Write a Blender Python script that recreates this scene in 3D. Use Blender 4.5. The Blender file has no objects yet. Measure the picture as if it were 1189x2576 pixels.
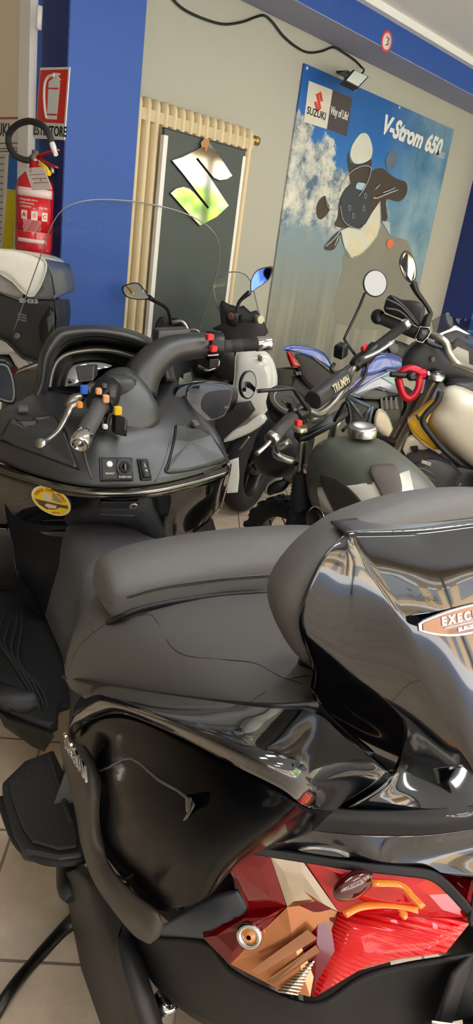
import bpy, bmesh, math, random
from mathutils import Vector, Matrix
V = Vector
random.seed(7)
S = bpy.context.scene
COL = S.collection
# ---------------------------------------------------------------- camera
FPX, PITCH, ROLL, CH = 1720.0, math.radians(21.5), math.radians(8.25), 1.45
IW, IH = 1189, 2576
YAW = 48.0                                  # the camera's heading, so that the shop walls run along the axes
_y = math.radians(YAW); cH = V((math.sin(_y), math.cos(_y), 0)); cR = V((math.cos(_y), -math.sin(_y), 0)); ZUP = V((0, 0, 1))
cF = cH * math.cos(PITCH) - ZUP * math.sin(PITCH); cU = cH * math.sin(PITCH) + ZUP * math.cos(PITCH)
CAM = V((0, 0, CH))
cr_, sr_ = math.cos(ROLL), math.sin(ROLL)
def ray(u, v):
    x, y = u - IW / 2, v - IH / 2
    return cR * (x * cr_ + y * sr_) - cU * (-x * sr_ + y * cr_) + cF * FPX
cam_d = bpy.data.cameras.new('camera'); cam = bpy.data.objects.new('camera', cam_d); COL.objects.link(cam)
S.camera = cam
ir = (ray(IW, IH/2) - ray(0, IH/2)).normalized(); iu = (ray(IW/2, 0) - ray(IW/2, IH)).normalized()
cam.matrix_world = Matrix(((ir.x, iu.x, -cF.x, 0), (ir.y, iu.y, -cF.y, 0), (ir.z, iu.z, -cF.z, CH), (0, 0, 0, 1)))
cam_d.sensor_fit = 'VERTICAL'; cam_d.sensor_height = 36.0; cam_d.lens = 36.0 * FPX / IH
cam_d.clip_start = 0.02; cam_d.clip_end = 200
# ---------------------------------------------------------------- light
EXPOSURE = 0.22
S.view_settings.view_transform = 'Standard'; S.view_settings.look = 'None'; S.view_settings.gamma = 1
S.view_settings.use_curve_mapping = False; S.view_settings.exposure = EXPOSURE
wld = bpy.data.worlds.new('sky'); S.world = wld; wld.use_nodes = True
nt = wld.node_tree; nt.nodes.clear()
wo = nt.nodes.new('ShaderNodeOutputWorld'); wb = nt.nodes.new('ShaderNodeBackground')
tc = nt.nodes.new('ShaderNodeTexCoord'); sp = nt.nodes.new('ShaderNodeSeparateXYZ'); cr = nt.nodes.new('ShaderNodeValToRGB')
nt.links.new(tc.outputs['Generated'], sp.inputs[0]); nt.links.new(sp.outputs['Z'], cr.inputs[0])
cr.color_ramp.elements[0].position = 0.0; cr.color_ramp.elements[0].color = (.80, .88, 1, 1)
cr.color_ramp.elements[1].position = 0.75; cr.color_ramp.elements[1].color = (.22, .45, .95, 1)
nt.links.new(cr.outputs[0], wb.inputs[0]); wb.inputs[1].default_value = 3.0
nt.links.new(wb.outputs[0], wo.inputs[0])
WAZ = math.radians(90); D = 3.1
wdir = V((math.sin(WAZ), math.cos(WAZ), 0)); wn = V((math.cos(WAZ), -math.sin(WAZ), 0))
sun_d = bpy.data.lights.new('sun', 'SUN'); sun_d.energy = 28; sun_d.angle = .01; sun_d.color = (1, .97, .92)
sun = bpy.data.objects.new('sun', sun_d); COL.objects.link(sun); sun.location = (0, 0, 30)
sd = (wn * .62 + wdir * .25 - V((0, 0, .75))).normalized()
sun.rotation_euler = sd.to_track_quat('-Z', 'Y').to_euler()
def area(name, loc, dirn, sx, sy, e, col=(1, 1, 1)):
    d = bpy.data.lights.new(name, 'AREA'); d.shape = 'RECTANGLE'; d.size = sx; d.size_y = sy; d.energy = e; d.color = col
    o = bpy.data.objects.new(name, d); COL.objects.link(o); o.location = loc
    z = -V(dirn).normalized(); x = V((0, 0, 1)).cross(z)
    x = wdir.copy() if x.length < .05 else x.normalized(); y = z.cross(x)
    o.rotation_euler = Matrix((x, y, z)).transposed().to_euler(); return o
# ---------------------------------------------------------------- helpers
def lin(c):
    return tuple(((x / 255) / 12.92 if x / 255 <= .04045 else ((x / 255 + .055) / 1.055) ** 2.4) for x in c)
MATS = {}
def mat(name, rgb, rough=.5, metal=0, coat=0, var=.08, scale=30, bump=0, bscale=200, spec=.5, rvar=.0, crough=.03):
    """procedural principled surface: noise breaks up colour, roughness and (optionally) relief"""
    if name in MATS: return MATS[name]
    m = bpy.data.materials.new(name); m.use_nodes = True; t = m.node_tree; b = t.nodes['Principled BSDF']
    c = lin(rgb)
    tc = t.nodes.new('ShaderNodeTexCoord'); nz = t.nodes.new('ShaderNodeTexNoise'); nz.inputs['Scale'].default_value = scale; nz.inputs['Detail'].default_value = 4
    t.links.new(tc.outputs['Object'], nz.inputs['Vector'])
    mx = t.nodes.new('ShaderNodeMix'); mx.data_type = 'RGBA'
    mx.inputs['A'].default_value = tuple(x * (1 - var) for x in c) + (1,); mx.inputs['B'].default_value = tuple(min(1, x * (1 + var)) for x in c) + (1,)
    t.links.new(nz.outputs['Fac'], mx.inputs['Factor']); t.links.new(mx.outputs['Result'], b.inputs['Base Color'])
    b.inputs['Roughness'].default_value = rough; b.inputs['Metallic'].default_value = metal
    b.inputs['Coat Weight'].default_value = coat; b.inputs['Coat Roughness'].default_value = crough; b.inputs['Specular IOR Level'].default_value = spec
    if rvar:
        mr = t.nodes.new('ShaderNodeMapRange'); mr.inputs['To Min'].default_value = rough - rvar; mr.inputs['To Max'].default_value = rough + rvar
        t.links.new(nz.outputs['Fac'], mr.inputs['Value']); t.links.new(mr.outputs['Result'], b.inputs['Roughness'])
    if bump:
        n2 = t.nodes.new('ShaderNodeTexNoise'); n2.inputs['Scale'].default_value = bscale; n2.inputs['Detail'].default_value = 2
        t.links.new(tc.outputs['Object'], n2.inputs['Vector'])
        bp = t.nodes.new('ShaderNodeBump'); bp.inputs['Strength'].default_value = bump; bp.inputs['Distance'].default_value = .002
        t.links.new(n2.outputs['Fac'], bp.inputs['Height']); t.links.new(bp.outputs['Normal'], b.inputs['Normal'])
    MATS[name] = m; return m
def glassy(name, tint=(1, 1, 1), refl=.9, rough=0.0):
    """clear sheet: transparent body plus fresnel gloss"""
    m = bpy.data.materials.new(name); m.use_nodes = True; t = m.node_tree; t.nodes.clear()
    o = t.nodes.new('ShaderNodeOutputMaterial'); a = t.nodes.new('ShaderNodeBsdfTransparent'); g = t.nodes.new('ShaderNodeBsdfGlossy')
    a.inputs[0].default_value = tuple(tint) + (1,); g.inputs['Roughness'].default_value = rough
    f = t.nodes.new('ShaderNodeFresnel'); f.inputs[0].default_value = 1.35; mu = t.nodes.new('ShaderNodeMath'); mu.operation = 'MULTIPLY'; mu.inputs[1].default_value = refl
    x = t.nodes.new('ShaderNodeMixShader'); t.links.new(f.outputs[0], mu.inputs[0]); t.links.new(mu.outputs[0], x.inputs[0])
    t.links.new(a.outputs[0], x.inputs[1]); t.links.new(g.outputs[0], x.inputs[2]); t.links.new(x.outputs[0], o.inputs[0])
    MATS[name] = m; return m
def base_of(p):
    return V(p['_b']) if p is not None else V((0, 0, 0))
def tag(o, label=None, cat=None, group=None, kind=None):
    if label: o['label'] = label
    if cat: o['category'] = cat
    if group: o['group'] = group
    if kind: o['kind'] = kind
    return o
BASES = {}
def thing(name, loc, label, cat, group=None):
    o = bpy.data.objects.new(name, None); COL.objects.link(o); o.location = V(loc); o.empty_display_size = .05
    BASES[o.name] = V(loc); return tag(o, label, cat, group)
class MB:
    """collects shapes (world coordinates) and links them as ONE mesh object"""
    def __init__(s): s.v = []; s.f = []; s.sm = []
    def add(s, vs, fs, smooth=True):
        n = len(s.v); s.v += [V(p) for p in vs]; s.f += [tuple(i + n for i in f) for f in fs]; s.sm += [smooth] * len(fs); return s
    def box(s, c, x, y, z, sx, sy, sz):
        x, y, z = V(x).normalized(), V(y).normalized(), V(z).normalized(); c = V(c); vs = []
        for k in (-1, 1):
            for j in (-1, 1):
                for i in (-1, 1): vs.append(c + x * (i * sx / 2) + y * (j * sy / 2) + z * (k * sz / 2))
        return s.add(vs, [(0, 2, 3, 1), (4, 5, 7, 6), (0, 1, 5, 4), (2, 6, 7, 3), (0, 4, 6, 2), (1, 3, 7, 5)], False)
    def prism(s, pts, d, smooth=False):
        n = len(pts); pts = [V(p) for p in pts]; d = V(d)
        nrm = V((0, 0, 0))
        for i in range(n): nrm += pts[i].cross(pts[(i + 1) % n])
        if nrm.dot(d) < 0: pts = pts[::-1]
        vs = pts + [p + d for p in pts]
        fs = [tuple(range(n - 1, -1, -1)), tuple(range(n, 2 * n))] + [(i, (i + 1) % n, n + (i + 1) % n, n + i) for i in range(n)]
        n0 = len(s.v); s.add(vs, fs, False)
        if smooth: 
            for k in range(len(s.sm) - n, len(s.sm)): s.sm[k] = True
        return s
    def tube(s, path, r, seg=12, sub=4, flat=1.0, caps=True, updir=None):
        path = [V(p) for p in path]; rs = list(r) if hasattr(r, '__len__') else [r] * len(path)
        if sub > 1 and len(path) > 2: path, rs = cr_path(path, rs, sub)
        n = len(path); tang = [(path[min(i + 1, n - 1)] - path[max(i - 1, 0)]).normalized() for i in range(n)]
        a = V(updir) if updir is not None else (V((0, 0, 1)) if abs(tang[0].z) < .9 else V((1, 0, 0)))
        vs = []
        for i in range(n):
            a = (a - tang[i] * a.dot(tang[i])).normalized(); b = tang[i].cross(a)
            for k in range(seg):
                t = 2 * math.pi * k / seg; vs.append(path[i] + (a * (math.cos(t) * flat) + b * math.sin(t)) * rs[i])
        fs = [(i * seg + k, i * seg + (k + 1) % seg, (i + 1) * seg + (k + 1) % seg, (i + 1) * seg + k) for i in range(n - 1) for k in range(seg)]
        s.add(vs, fs, True)
        if caps:
            m = len(s.v) - n * seg
            s.f += [tuple(m + k for k in range(seg - 1, -1, -1)), tuple(m + (n - 1) * seg + k for k in range(seg))]; s.sm += [False, False]
        return s
    def cyl(s, p0, p1, r0, r1=None, seg=20):
        return s.tube([p0, p1], [r0, r0 if r1 is None else r1], seg, 1)
    def lathe(s, c, ax, prof, seg=32):
        """prof: (along axis, radius) pairs"""
        c = V(c); ax = V(ax).normalized(); a = ax.orthogonal().normalized(); b = ax.cross(a); vs = []
        for h, r in prof:
            for k in range(seg):
                t = 2 * math.pi * k / seg; vs.append(c + ax * h + (a * math.cos(t) + b * math.sin(t)) * max(r, 1e-5))
        fs = [(i * seg + k, i * seg + (k + 1) % seg, (i + 1) * seg + (k + 1) % seg, (i + 1) * seg + k) for i in range(len(prof) - 1) for k in range(seg)]
        return s.add(vs, fs, True)
    def torus(s, c, ax, R, r, seg=48, sec=14, flat=1.0, a0=0, a1=2 * math.pi, start=None):
        c = V(c); ax = V(ax).normalized(); a = (V(start) - ax * ax.dot(V(start))).normalized() if start is not None else ax.orthogonal().normalized(); b = ax.cross(a)
        full = abs(a1 - a0 - 2 * math.pi) < 1e-6; n = seg if full else seg + 1; vs = []
        for i in range(n):
            t = a0 + (a1 - a0) * i / seg; e = a * math.cos(t) + b * math.sin(t)
            for k in range(sec):
                q = 2 * math.pi * k / sec; vs.append(c + e * (R + r * math.cos(q)) + ax * (r * flat * math.sin(q)))
        fs = [(i * sec + k, i * sec + (k + 1) % sec, ((i + 1) % n) * sec + (k + 1) % sec, ((i + 1) % n) * sec + k) for i in range(seg) for k in range(sec)]
        s.add(vs, fs, True)
        if not full:
            m = len(s.v) - n * sec; s.f += [tuple(m + k for k in range(sec)), tuple(m + (n - 1) * sec + k for k in range(sec - 1, -1, -1))]; s.sm += [False, False]
        return s
    def ell(s, c, x, y, z, seg=20, rings=12):
        c, x, y, z = V(c), V(x), V(y), V(z); vs = [c + z]
        for i in range(1, rings):
            t = math.pi * i / rings
            for k in range(seg):
                q = 2 * math.pi * k / seg; vs.append(c + z * math.cos(t) + (x * math.cos(q) + y * math.sin(q)) * math.sin(t))
        vs.append(c - z); fs = [(0, 1 + k, 1 + (k + 1) % seg) for k in range(seg)]
        for i in range(rings - 2): fs += [(1 + i * seg + k, 1 + (i + 1) * seg + k, 1 + (i + 1) * seg + (k + 1) % seg, 1 + i * seg + (k + 1) % seg) for k in range(seg)]
        l = len(vs) - 1; m = 1 + (rings - 2) * seg; fs += [(m + (k + 1) % seg, m + k, l) for k in range(seg)]
        return s.add(vs, fs, True)
    def grid(s, rows, sub=6, wrap=False):
        """smooth surface through a control grid (rows of equal length)"""
        rows = [cr_path([V(p) for p in r], None, sub)[0] for r in rows]
        cols = [cr_path([r[i] for r in rows], None, sub, wrap)[0] for i in range(len(rows[0]))]
        n, m = len(cols), len(cols[0]); vs = [cols[i][j] for j in range(m) for i in range(n)]
        mm = m if wrap else m - 1
        return s.add(vs, [(j * n + i, j * n + i + 1, ((j + 1) % m) * n + i + 1, ((j + 1) % m) * n + i) for j in range(mm) for i in range(n - 1)], True)
    def loft(s, secs, sub=4, csub=1, caps=True, smooth=True):
        """closed cross sections in order"""
        secs = [[V(p) for p in q] for q in secs]
        if csub > 1: secs = [cr_path(q, None, csub, True)[0] for q in secs]
        k = len(secs[0]); cols = [cr_path([q[i] for q in secs], None, sub)[0] if len(secs) > 2 else [q[i] for q in secs] for i in range(k)]
        m = len(cols[0]); vs = [cols[i][j] for j in range(m) for i in range(k)]
        s.add(vs, [(j * k + i, j * k + (i + 1) % k, (j + 1) * k + (i + 1) % k, (j + 1) * k + i) for j in range(m - 1) for i in range(k)], smooth)
        if caps:
            n = len(s.v) - m * k; s.f += [tuple(n + i for i in range(k - 1, -1, -1)), tuple(n + (m - 1) * k + i for i in range(k))]; s.sm += [False, False]
        return s
    def build(s, name, m, parent=None, thick=0, bevel=0, sub=0, loc=None, off=-1, bseg=2, fix=True, weld=0):
        me = bpy.data.meshes.new(name)
        b = BASES[parent.name] if parent is not None else (V(loc) if loc is not None else sum(s.v, V((0, 0, 0))) / len(s.v))
        me.from_pydata([tuple(p - b) for p in s.v], [], s.f)
        me.polygons.foreach_set('use_smooth', s.sm)
        if fix or weld:
            bm = bmesh.new(); bm.from_mesh(me)
            if weld: bmesh.ops.remove_doubles(bm, verts=bm.verts, dist=weld)
            bmesh.ops.recalc_face_normals(bm, faces=bm.faces); bm.to_mesh(me); bm.free()
        me.materials.append(m if not isinstance(m, str) else MATS[m]); me.update()
        o = bpy.data.objects.new(name, me); COL.objects.link(o); BASES[o.name] = b
        if parent is not None: o.parent = parent
        else: o.location = b
        if thick:
            md = o.modifiers.new('thickness', 'SOLIDIFY'); md.thickness = thick; md.offset = off
        if bevel:
            md = o.modifiers.new('bevel', 'BEVEL'); md.width = bevel; md.segments = bseg; md.limit_method = 'ANGLE'; md.angle_limit = math.radians(40)
        if sub:
            md = o.modifiers.new('smooth', 'SUBSURF'); md.levels = sub; md.render_levels = sub
        return o
def cr_path(p, r=None, sub=4, wrap=False):
    if sub <= 1 or len(p) < 3: 
        if len(p) == 2 and sub > 1:
            return [p[0].lerp(p[1], i / sub) for i in range(sub + 1)], ([r[0] + (r[1] - r[0]) * i / sub for i in range(sub + 1)] if r else None)
        return list(p), r
    n = len(p); out = []; ro = []
    for i in range(n if wrap else n - 1):
        if wrap: a, b, c, d = p[i - 1], p[i], p[(i + 1) % n], p[(i + 2) % n]
        else:
            b, c = p[i], p[i + 1]; a = p[i - 1] if i else b * 2 - c; d = p[i + 2] if i + 2 < n else c * 2 - b
        for k in range(sub):
            t = k / sub; out.append(.5 * ((2 * b) + (c - a) * t + (2 * a - 5 * b + 4 * c - d) * t * t + (3 * b - a - 3 * c + d) * t ** 3))
            if r: ro.append(r[i] + (r[min(i + 1, n - 1)] - r[i]) * t)
    if not wrap:
        out.append(p[-1]); 
        if r: ro.append(r[-1])
    return out, ro
def smooth_loop(p, sub=4): return cr_path([V(q) for q in p], None, sub, True)[0]
def text(s, o, x, y, size, name, m, parent, ext=.001, shear=0, align='CENTER', bold=0, sx=1.0, loc=None, spacing=1.0):
    cu = bpy.data.curves.new('t', 'FONT'); cu.body = s; cu.size = size; cu.extrude = ext; cu.shear = shear; cu.align_x = align; cu.align_y = 'CENTER'; cu.offset = bold; cu.space_character = spacing
    cu.resolution_u = 3
    to = bpy.data.objects.new('t', cu); COL.objects.link(to)
    bpy.context.view_layer.update(); me = bpy.data.meshes.new_from_object(to.evaluated_get(bpy.context.evaluated_depsgraph_get()))
    x = V(x).normalized(); y = V(y); y = (y - x * x.dot(y)).normalized(); z = x.cross(y); o = V(o)
    mb = MB(); mb.add([o + x * (v.co.x * sx) + y * v.co.y + z * v.co.z for v in me.vertices], [tuple(p.vertices) for p in me.polygons], False)
    bpy.data.objects.remove(to); bpy.data.curves.remove(cu); bpy.data.meshes.remove(me)
    return mb.build(name, m, parent, loc=loc, fix=False)
class Fr:
    """frame of a leaning bike: x forward, l to its left, z up; K() finds the point of a sight line on a plane of the frame"""
    def __init__(s, ox, oy, az, lean=0, oz=0):
        a, l = math.radians(az + YAW), math.radians(lean); s.O = cR * ox + cH * oy + V((0, 0, oz)); s.F = V((math.sin(a), math.cos(a), 0)); Lh = V((-math.cos(a), math.sin(a), 0)); Z = V((0, 0, 1))
        s.U = Z * math.cos(l) + Lh * math.sin(l); s.L = Lh * math.cos(l) - Z * math.sin(l)
    def __call__(s, x, l, z): return s.O + s.F * x + s.L * l + s.U * z
    def K(s, u, v, **k):
        (ax, val), = k.items(); n = {'x': s.F, 'l': s.L, 'z': s.U}[ax]; d = ray(u, v)
        return CAM + d * ((val - (CAM - s.O).dot(n)) / d.dot(n))
    def loc(s, p): q = V(p) - s.O; return V((q.dot(s.F), q.dot(s.L), q.dot(s.U)))
    def mir(s, p): q = s.loc(p); return s(q.x, -q.y, q.z)
def W(w, o, z): return wdir * w + wn * (o - D) + V((0, 0, z))
def WP(u, v, o=0.0):
    d = ray(u, v); return CAM + d * ((o - D - CAM.dot(wn)) / d.dot(wn))
def WC(p): return (p.dot(wdir), p.dot(wn) + D, p.z)
def LP(u, v, w):
    d = ray(u, v); return CAM + d * ((w - CAM.dot(wdir)) / d.dot(wdir))
ZUP = V((0, 0, 1))
# ================================================================ the room
def brick_floor():
    m = bpy.data.materials.new('floor tiles'); m.use_nodes = True; t = m.node_tree; b = t.nodes['Principled BSDF']
    tc = t.nodes.new('ShaderNodeTexCoord'); mp = t.nodes.new('ShaderNodeMapping'); mp.inputs['Rotation'].default_value = (0, 0, math.radians(43)); mp.inputs['Location'].default_value = (0, 0, 0)
    t.links.new(tc.outputs['Object'], mp.inputs[0])
    bk = t.nodes.new('ShaderNodeTexBrick'); bk.offset = 0; bk.inputs['Scale'].default_value = 1; bk.inputs['Brick Width'].default_value = .33; bk.inputs['Row Height'].default_value = .33
    bk.inputs['Mortar Size'].default_value = .004; bk.inputs['Mortar Smooth'].default_value = .3
    bk.inputs['Mortar'].default_value = lin((128, 112, 96)) + (1,)
    t.links.new(mp.outputs[0], bk.inputs['Vector'])
    n1 = t.nodes.new('ShaderNodeTexNoise'); n1.inputs['Scale'].default_value = 5; n1.inputs['Detail'].default_value = 8; n1.inputs['Roughness'].default_value = .7
    t.links.new(tc.outputs['Object'], n1.inputs['Vector'])
    r = t.nodes.new('ShaderNodeValToRGB'); e = r.color_ramp.elements; e[0].position = .3; e[0].color = lin((184, 164, 142)) + (1,); e[1].position = .7; e[1].color = lin((222, 204, 180)) + (1,)
    t.links.new(n1.outputs['Fac'], r.inputs[0]); t.links.new(r.outputs[0], bk.inputs['Color1']); t.links.new(r.outputs[0], bk.inputs['Color2'])
    t.links.new(bk.outputs['Color'], b.inputs['Base Color']); b.inputs['Roughness'].default_value = .38
    bp = t.nodes.new('ShaderNodeBump'); bp.inputs['Strength'].default_value = .4; bp.inputs['Distance'].default_value = .003; bp.invert = True
    t.links.new(bk.outputs['Fac'], bp.inputs['Height']); t.links.new(bp.outputs[0], b.inputs['Normal']); return m
M_floor = brick_floor()
M_wall = mat('wall plaster', (176, 174, 160), .85, var=.03, scale=2, bump=.15, bscale=60)
M_door = mat('beige door', (228, 212, 186), .6, var=.02)
M_white = mat('white paint', (232, 230, 224), .5, var=.02)
M_ceil = mat('ceiling paint', (238, 236, 230), .9, var=.02, scale=1)
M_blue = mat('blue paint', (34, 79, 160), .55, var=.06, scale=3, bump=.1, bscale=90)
M_blue_shade = mat('blue paint in shade', (24, 44, 108), .5, var=.08, scale=3)  # darker copy of the blue, shade painted on the pillars' side faces
M_soff = mat('soffit paint', (150, 152, 172), .8, var=.05, scale=2)
def wbox(mb, w0, w1, o0, o1, z0, z1):
    return mb.box(W((w0 + w1) / 2, (o0 + o1) / 2, (z0 + z1) / 2), wdir, wn, ZUP, abs(w1 - w0), abs(o1 - o0), abs(z1 - z0))
PO = .285                                   # how far pillars and beam stand out of the wall
pl = WC(WP(163, 400, PO)); pr = WC(WP(341, 400, PO)); WL = pl[0]
ztop = WC(WP(905, 0, PO))[2]; ZB = 2.59; ZC = ztop + .03
print('ZC', ZC, 'pillar', pl, pr, 'beam top', ztop, 'bm', WC(WP(740, 0, PO)), WC(WP(1189, 335, PO)), WC(WP(1189,240,PO)))
st = dict(kind='structure')
W0, W1, OB, OF = -4.0, 10.0, -4.0, 6.4
fl = wbox(MB(), W0, W1, OB, OF, -.1, 0).build('floor', M_floor, loc=(0, 0, 0)); tag(fl, **st)
tag(wbox(MB(), W0 - .2, W1 + .2, OB - .2, OF + .2, ZC, ZC + .35).build('ceiling', M_ceil), **st)
tag(wbox(MB(), WL, W1, -.25, 0, 0, ZC).build('wall_back', M_wall), **st)
tag(wbox(MB(), WL - .0, WL + .25, -4.0, -.25, 0, ZC).build('wall_left', M_wall), **st)
tag(wbox(MB(), W0 - .2, W0, OB, OF, 0, ZC).build('wall_far_left', M_wall), **st)
tag(wbox(MB(), W0, WL, OB - .2, OB, 0, ZC).build('wall_corridor', M_wall), **st)
tag(wbox(MB(), W1, W1 + .2, -.25, OF, 0, ZC).build('wall_right', M_wall), **st)
# blue pillars, beam, cornice
pil = wbox(MB(), WL, pr[0], 0, PO, 0, ZC).build('trim_1', M_blue); tag(pil, **st)
ls = LP(112, 0, WL - .004); rs_ = LP(200, 0, WL)
tag(wbox(MB(), WL - .004, WL, WC(LP(106, 200, WL))[1], PO - .002, 0, ZC).build('trim_2', M_blue_shade), **st)  # thin sheet carrying the painted shade of the pillar's left side
tag(wbox(MB(), pr[0], W1, 0, PO, ZB + .004, ZC).build('trim_3', M_blue), **st)
tag(wbox(MB(), pr[0], W1, 0.001, PO, ZB, ZB + .004).build('trim_4', M_soff), **st)
tag(wbox(MB(), WL, W1, PO, PO + .045, ztop - .01, ZC).build('trim_5', M_ceil), **st)
wr = 5.74
tag(wbox(MB(), wr, wr + .8, 0, PO, 0, ZB).build('trim_6', M_blue), **st)
tag(wbox(MB(), wr - .004, wr, 0, PO - .002, 0, ZB).build('trim_7', M_blue_shade), **st)  # painted shade on the right pillar's side face
# ceiling rib
tag(wbox(MB(), 5.6, 5.9, PO + .045, OF, ZC - .05, ZC).build('trim_8', M_ceil), **st)
# door with white frame on the left wall
dn = WC(LP(95, 60, WL))[1]; df = WC(LP(68, 60, WL))[1]
tag(wbox(MB(), WL - .035, WL, df, dn, 0, ZC - .1).build('trim_9', M_white), **st)
hin = MB(); a = LP(100, 15, WL - .045); b = LP(97, 75, WL - .045); hin.cyl(a, b, .012)
d1 = thing('door_1', W(WL - .02, df - .5, 0), None, None); del_keys = None; tag(d1, **st)
wbox(MB(), WL - .02, WL, df - 1.0, df, 0, 2.9).build('panel', M_door, d1)
hin.build('hinge', M_white, d1)
a = WC(LP(0, 299, WL - .021)); b = WC(LP(70, 294, WL - .021))
wbox(MB(), WL - .023, WL - .02, a[1]-.1, df, a[2] - .006, a[2] + .006).build('red_stripe', mat('red line', (170, 90, 70), .5), d1)
# shop front: header, posts, pavement, street
M_alu = mat('shopfront frame', (60, 62, 68), .4, var=.04)
tag(wbox(MB(), W0, W1, OF, OF + .2, ZC - .16, ZC).build('trim_10', mat('ochre lintel', (200, 150, 84), .7)), **st)
k = 11
for w in (-1.2, 2.0, 5.2, 8.4):
    tag(wbox(MB(), w - .05, w + .05, OF + .02, OF + .12, 0, ZC - .16).build('trim_%d' % k, M_alu), **st); k += 1
M_pave = mat('street asphalt', (205, 204, 200), .9, var=.15, scale=8)
tag(wbox(MB(), -30, 40, OF + .2, OF + 30, -.2, -.1).build('ground', M_pave), **st)
# ---- the street outside, met only in reflections
M_fac = mat('ochre facade', (206, 176, 134), .9, var=.05, scale=2); M_fac2 = mat('cream facade', (226, 206, 172), .9, var=.05, scale=2)
M_shut = mat('grey shutter', (120, 128, 138), .5); M_rail = mat('railing iron', (90, 88, 84), .5); M_slab = mat('balcony slab', (220, 216, 208), .8)
M_eave = mat('eave grey', (110, 106, 110), .8); M_leaf = mat('leaf green', (60, 96, 44), .6, var=.5, scale=14); M_lime = mat('lime leaves', (150, 190, 48), .6, var=.35, scale=10)
def building(w0, w1, o, hgt, mf, label, seed):
    rnd = random.Random(seed)
    t = thing('building', W((w0 + w1) / 2, o + 4, -.1), label, 'building')
    wbox(MB(), w0, w1, o, o + 8, -.1, hgt).build('wall', mf, t)
    wbox(MB(), w0 - .3, w1 + .3, o - .9, o + 8.3, hgt, hgt + .35).build('eave', M_eave, t)
    n = int((w1 - w0) / 2.4)
    for fl_ in range(int(hgt // 3)):
        for i in range(n):
            wc = w0 + (i + .5) * (w1 - w0) / n; zb = fl_ * 3 + (.1 if fl_ == 0 else .9)
            wn_ = wbox(MB(), wc - .6, wc + .6, o - .06, o + .05, zb, fl_ * 3 + 2.4).build('window', M_shut, t)
            wbox(MB(), wc - .7, wc + .7, o - .1, o, fl_ * 3 + 2.4, fl_ * 3 + 2.55).build('lintel', M_slab, t)
    for fl_ in range(1, int(hgt // 3)):
        b0 = w0 + 1 + rnd.random() * 2; b1 = b0 + 5; z = fl_ * 3
        sl = wbox(MB(), b0, b1, o - 1.2, o, z - .15, z + .05).build('balcony', M_slab, t)
        rl = MB()
        for i in range(22): rl.cyl(W(b0 + i * 5 / 21, o - 1.15, z), W(b0 + i * 5 / 21, o - 1.15, z + 1), .012, seg=6)
        wbox(rl, b0, b1, o - 1.18, o - 1.12, z + 1, z + 1.05).build('railing', M_rail, sl)
        lf = MB()
        for i in range(9):
            c = W(b0 + .3 + i * .5, o - 1.0, z + .7 + rnd.random() * .5)
            for q in range(14):
                dv = V((rnd.gauss(0, 1), rnd.gauss(0, 1), rnd.gauss(0, 1))) * .2; e = V((rnd.gauss(0, 1), rnd.gauss(0, 1), rnd.gauss(0, 1))).normalized(); g = e.orthogonal().normalized() * .09
                lf.add([c + dv - e * .14, c + dv + g, c + dv + e * .14, c + dv - g], [(0, 1, 2, 3)], False)
        tag(lf.build('balcony_plants', M_leaf, sl), kind='stuff')
building(-3, 9, OF + 9, 6.5, M_fac, 'ochre house with balconies across the street, seen only in reflections', 1)
building(10.2, 22, OF + 9, 6.3, M_fac2, 'cream house across the street beside the ochre one, seen only in reflections', 2)
building(-16, -4.2, OF + 9, 6.2, M_fac2, 'cream house at the far left of the street, seen only in reflections', 3)
def shrub(w, o, h, r, label, seed):
    rnd = random.Random(seed); mb = MB(); c = W(w, o, h * .55 - .1)
    for q in range(420):
        e = V((rnd.gauss(0, 1), rnd.gauss(0, 1), rnd.gauss(0, 1))).normalized(); p = c + V((e.x * r, e.y * r, e.z * h * .5)) * (.75 + .25 * rnd.random())
        a = V((rnd.gauss(0, 1), rnd.gauss(0, 1), rnd.gauss(0, 1))).normalized(); g = a.orthogonal().normalized() * .07
        mb.add([p - a * .13, p + g, p + a * .13, p - g], [(0, 1, 2, 3)], False)
    t = thing('street_shrub', W(w, o, -.1), label, 'shrub', 'lime green shrubs across the pavement')
    mb.build('foliage', M_lime, t); MB().cyl(W(w, o, -.1), W(w, o, h * .6), .04).build('stem', M_rail, t)
for i in range(6): shrub(7.6 + i * 1.7, OF + 3.2, 2.5, .78, 'lime green shrub across the pavement, %s in its row, seen only in reflections' % ('first', 'second', 'third', 'fourth', 'fifth', 'last')[i], 40 + i)
# added lights: an area fill standing in for sky, and invented ceiling lamps
area('sky_fill_over_street', W(3.5, OF + 2.6, 4.6), -wn * .85 - ZUP * .55, 12, 2.2, 260, (.92, .96, 1))  # added area light, fills the shop in place of sky
M_fill_lamp = bpy.data.materials.new('fill lamp diffuser'); M_fill_lamp.use_nodes = True
_b = M_fill_lamp.node_tree.nodes['Principled BSDF']; _b.inputs['Emission Color'].default_value = (.93, .97, 1, 1); _b.inputs['Emission Strength'].default_value = 14
for i, (w, o) in enumerate(((.2, 2.9), (2.2, 3.9), (2.2, 2.4), (3.7, 2.1), (.9, 4.9))):  # lamps invented out of view to brighten upward surfaces
    t = thing('ceiling_fill_lamp', W(w, o, ZC), 'added white ceiling lamp, out of view, %s' % ('above the front of the black maxi scooter', 'above the tail of the black maxi scooter', 'nearest the display board', 'above the motorcycles on the right', 'nearest the shop front')[i], 'lamp')
    wbox(MB(), w - .65, w + .65, o - .16, o + .16, ZC - .06, ZC).build('housing', M_white, t)
    wbox(MB(), w - .62, w + .62, o - .14, o + .14, ZC - .075, ZC - .06).build('fill_lamp_diffuser', M_fill_lamp, t)
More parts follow.
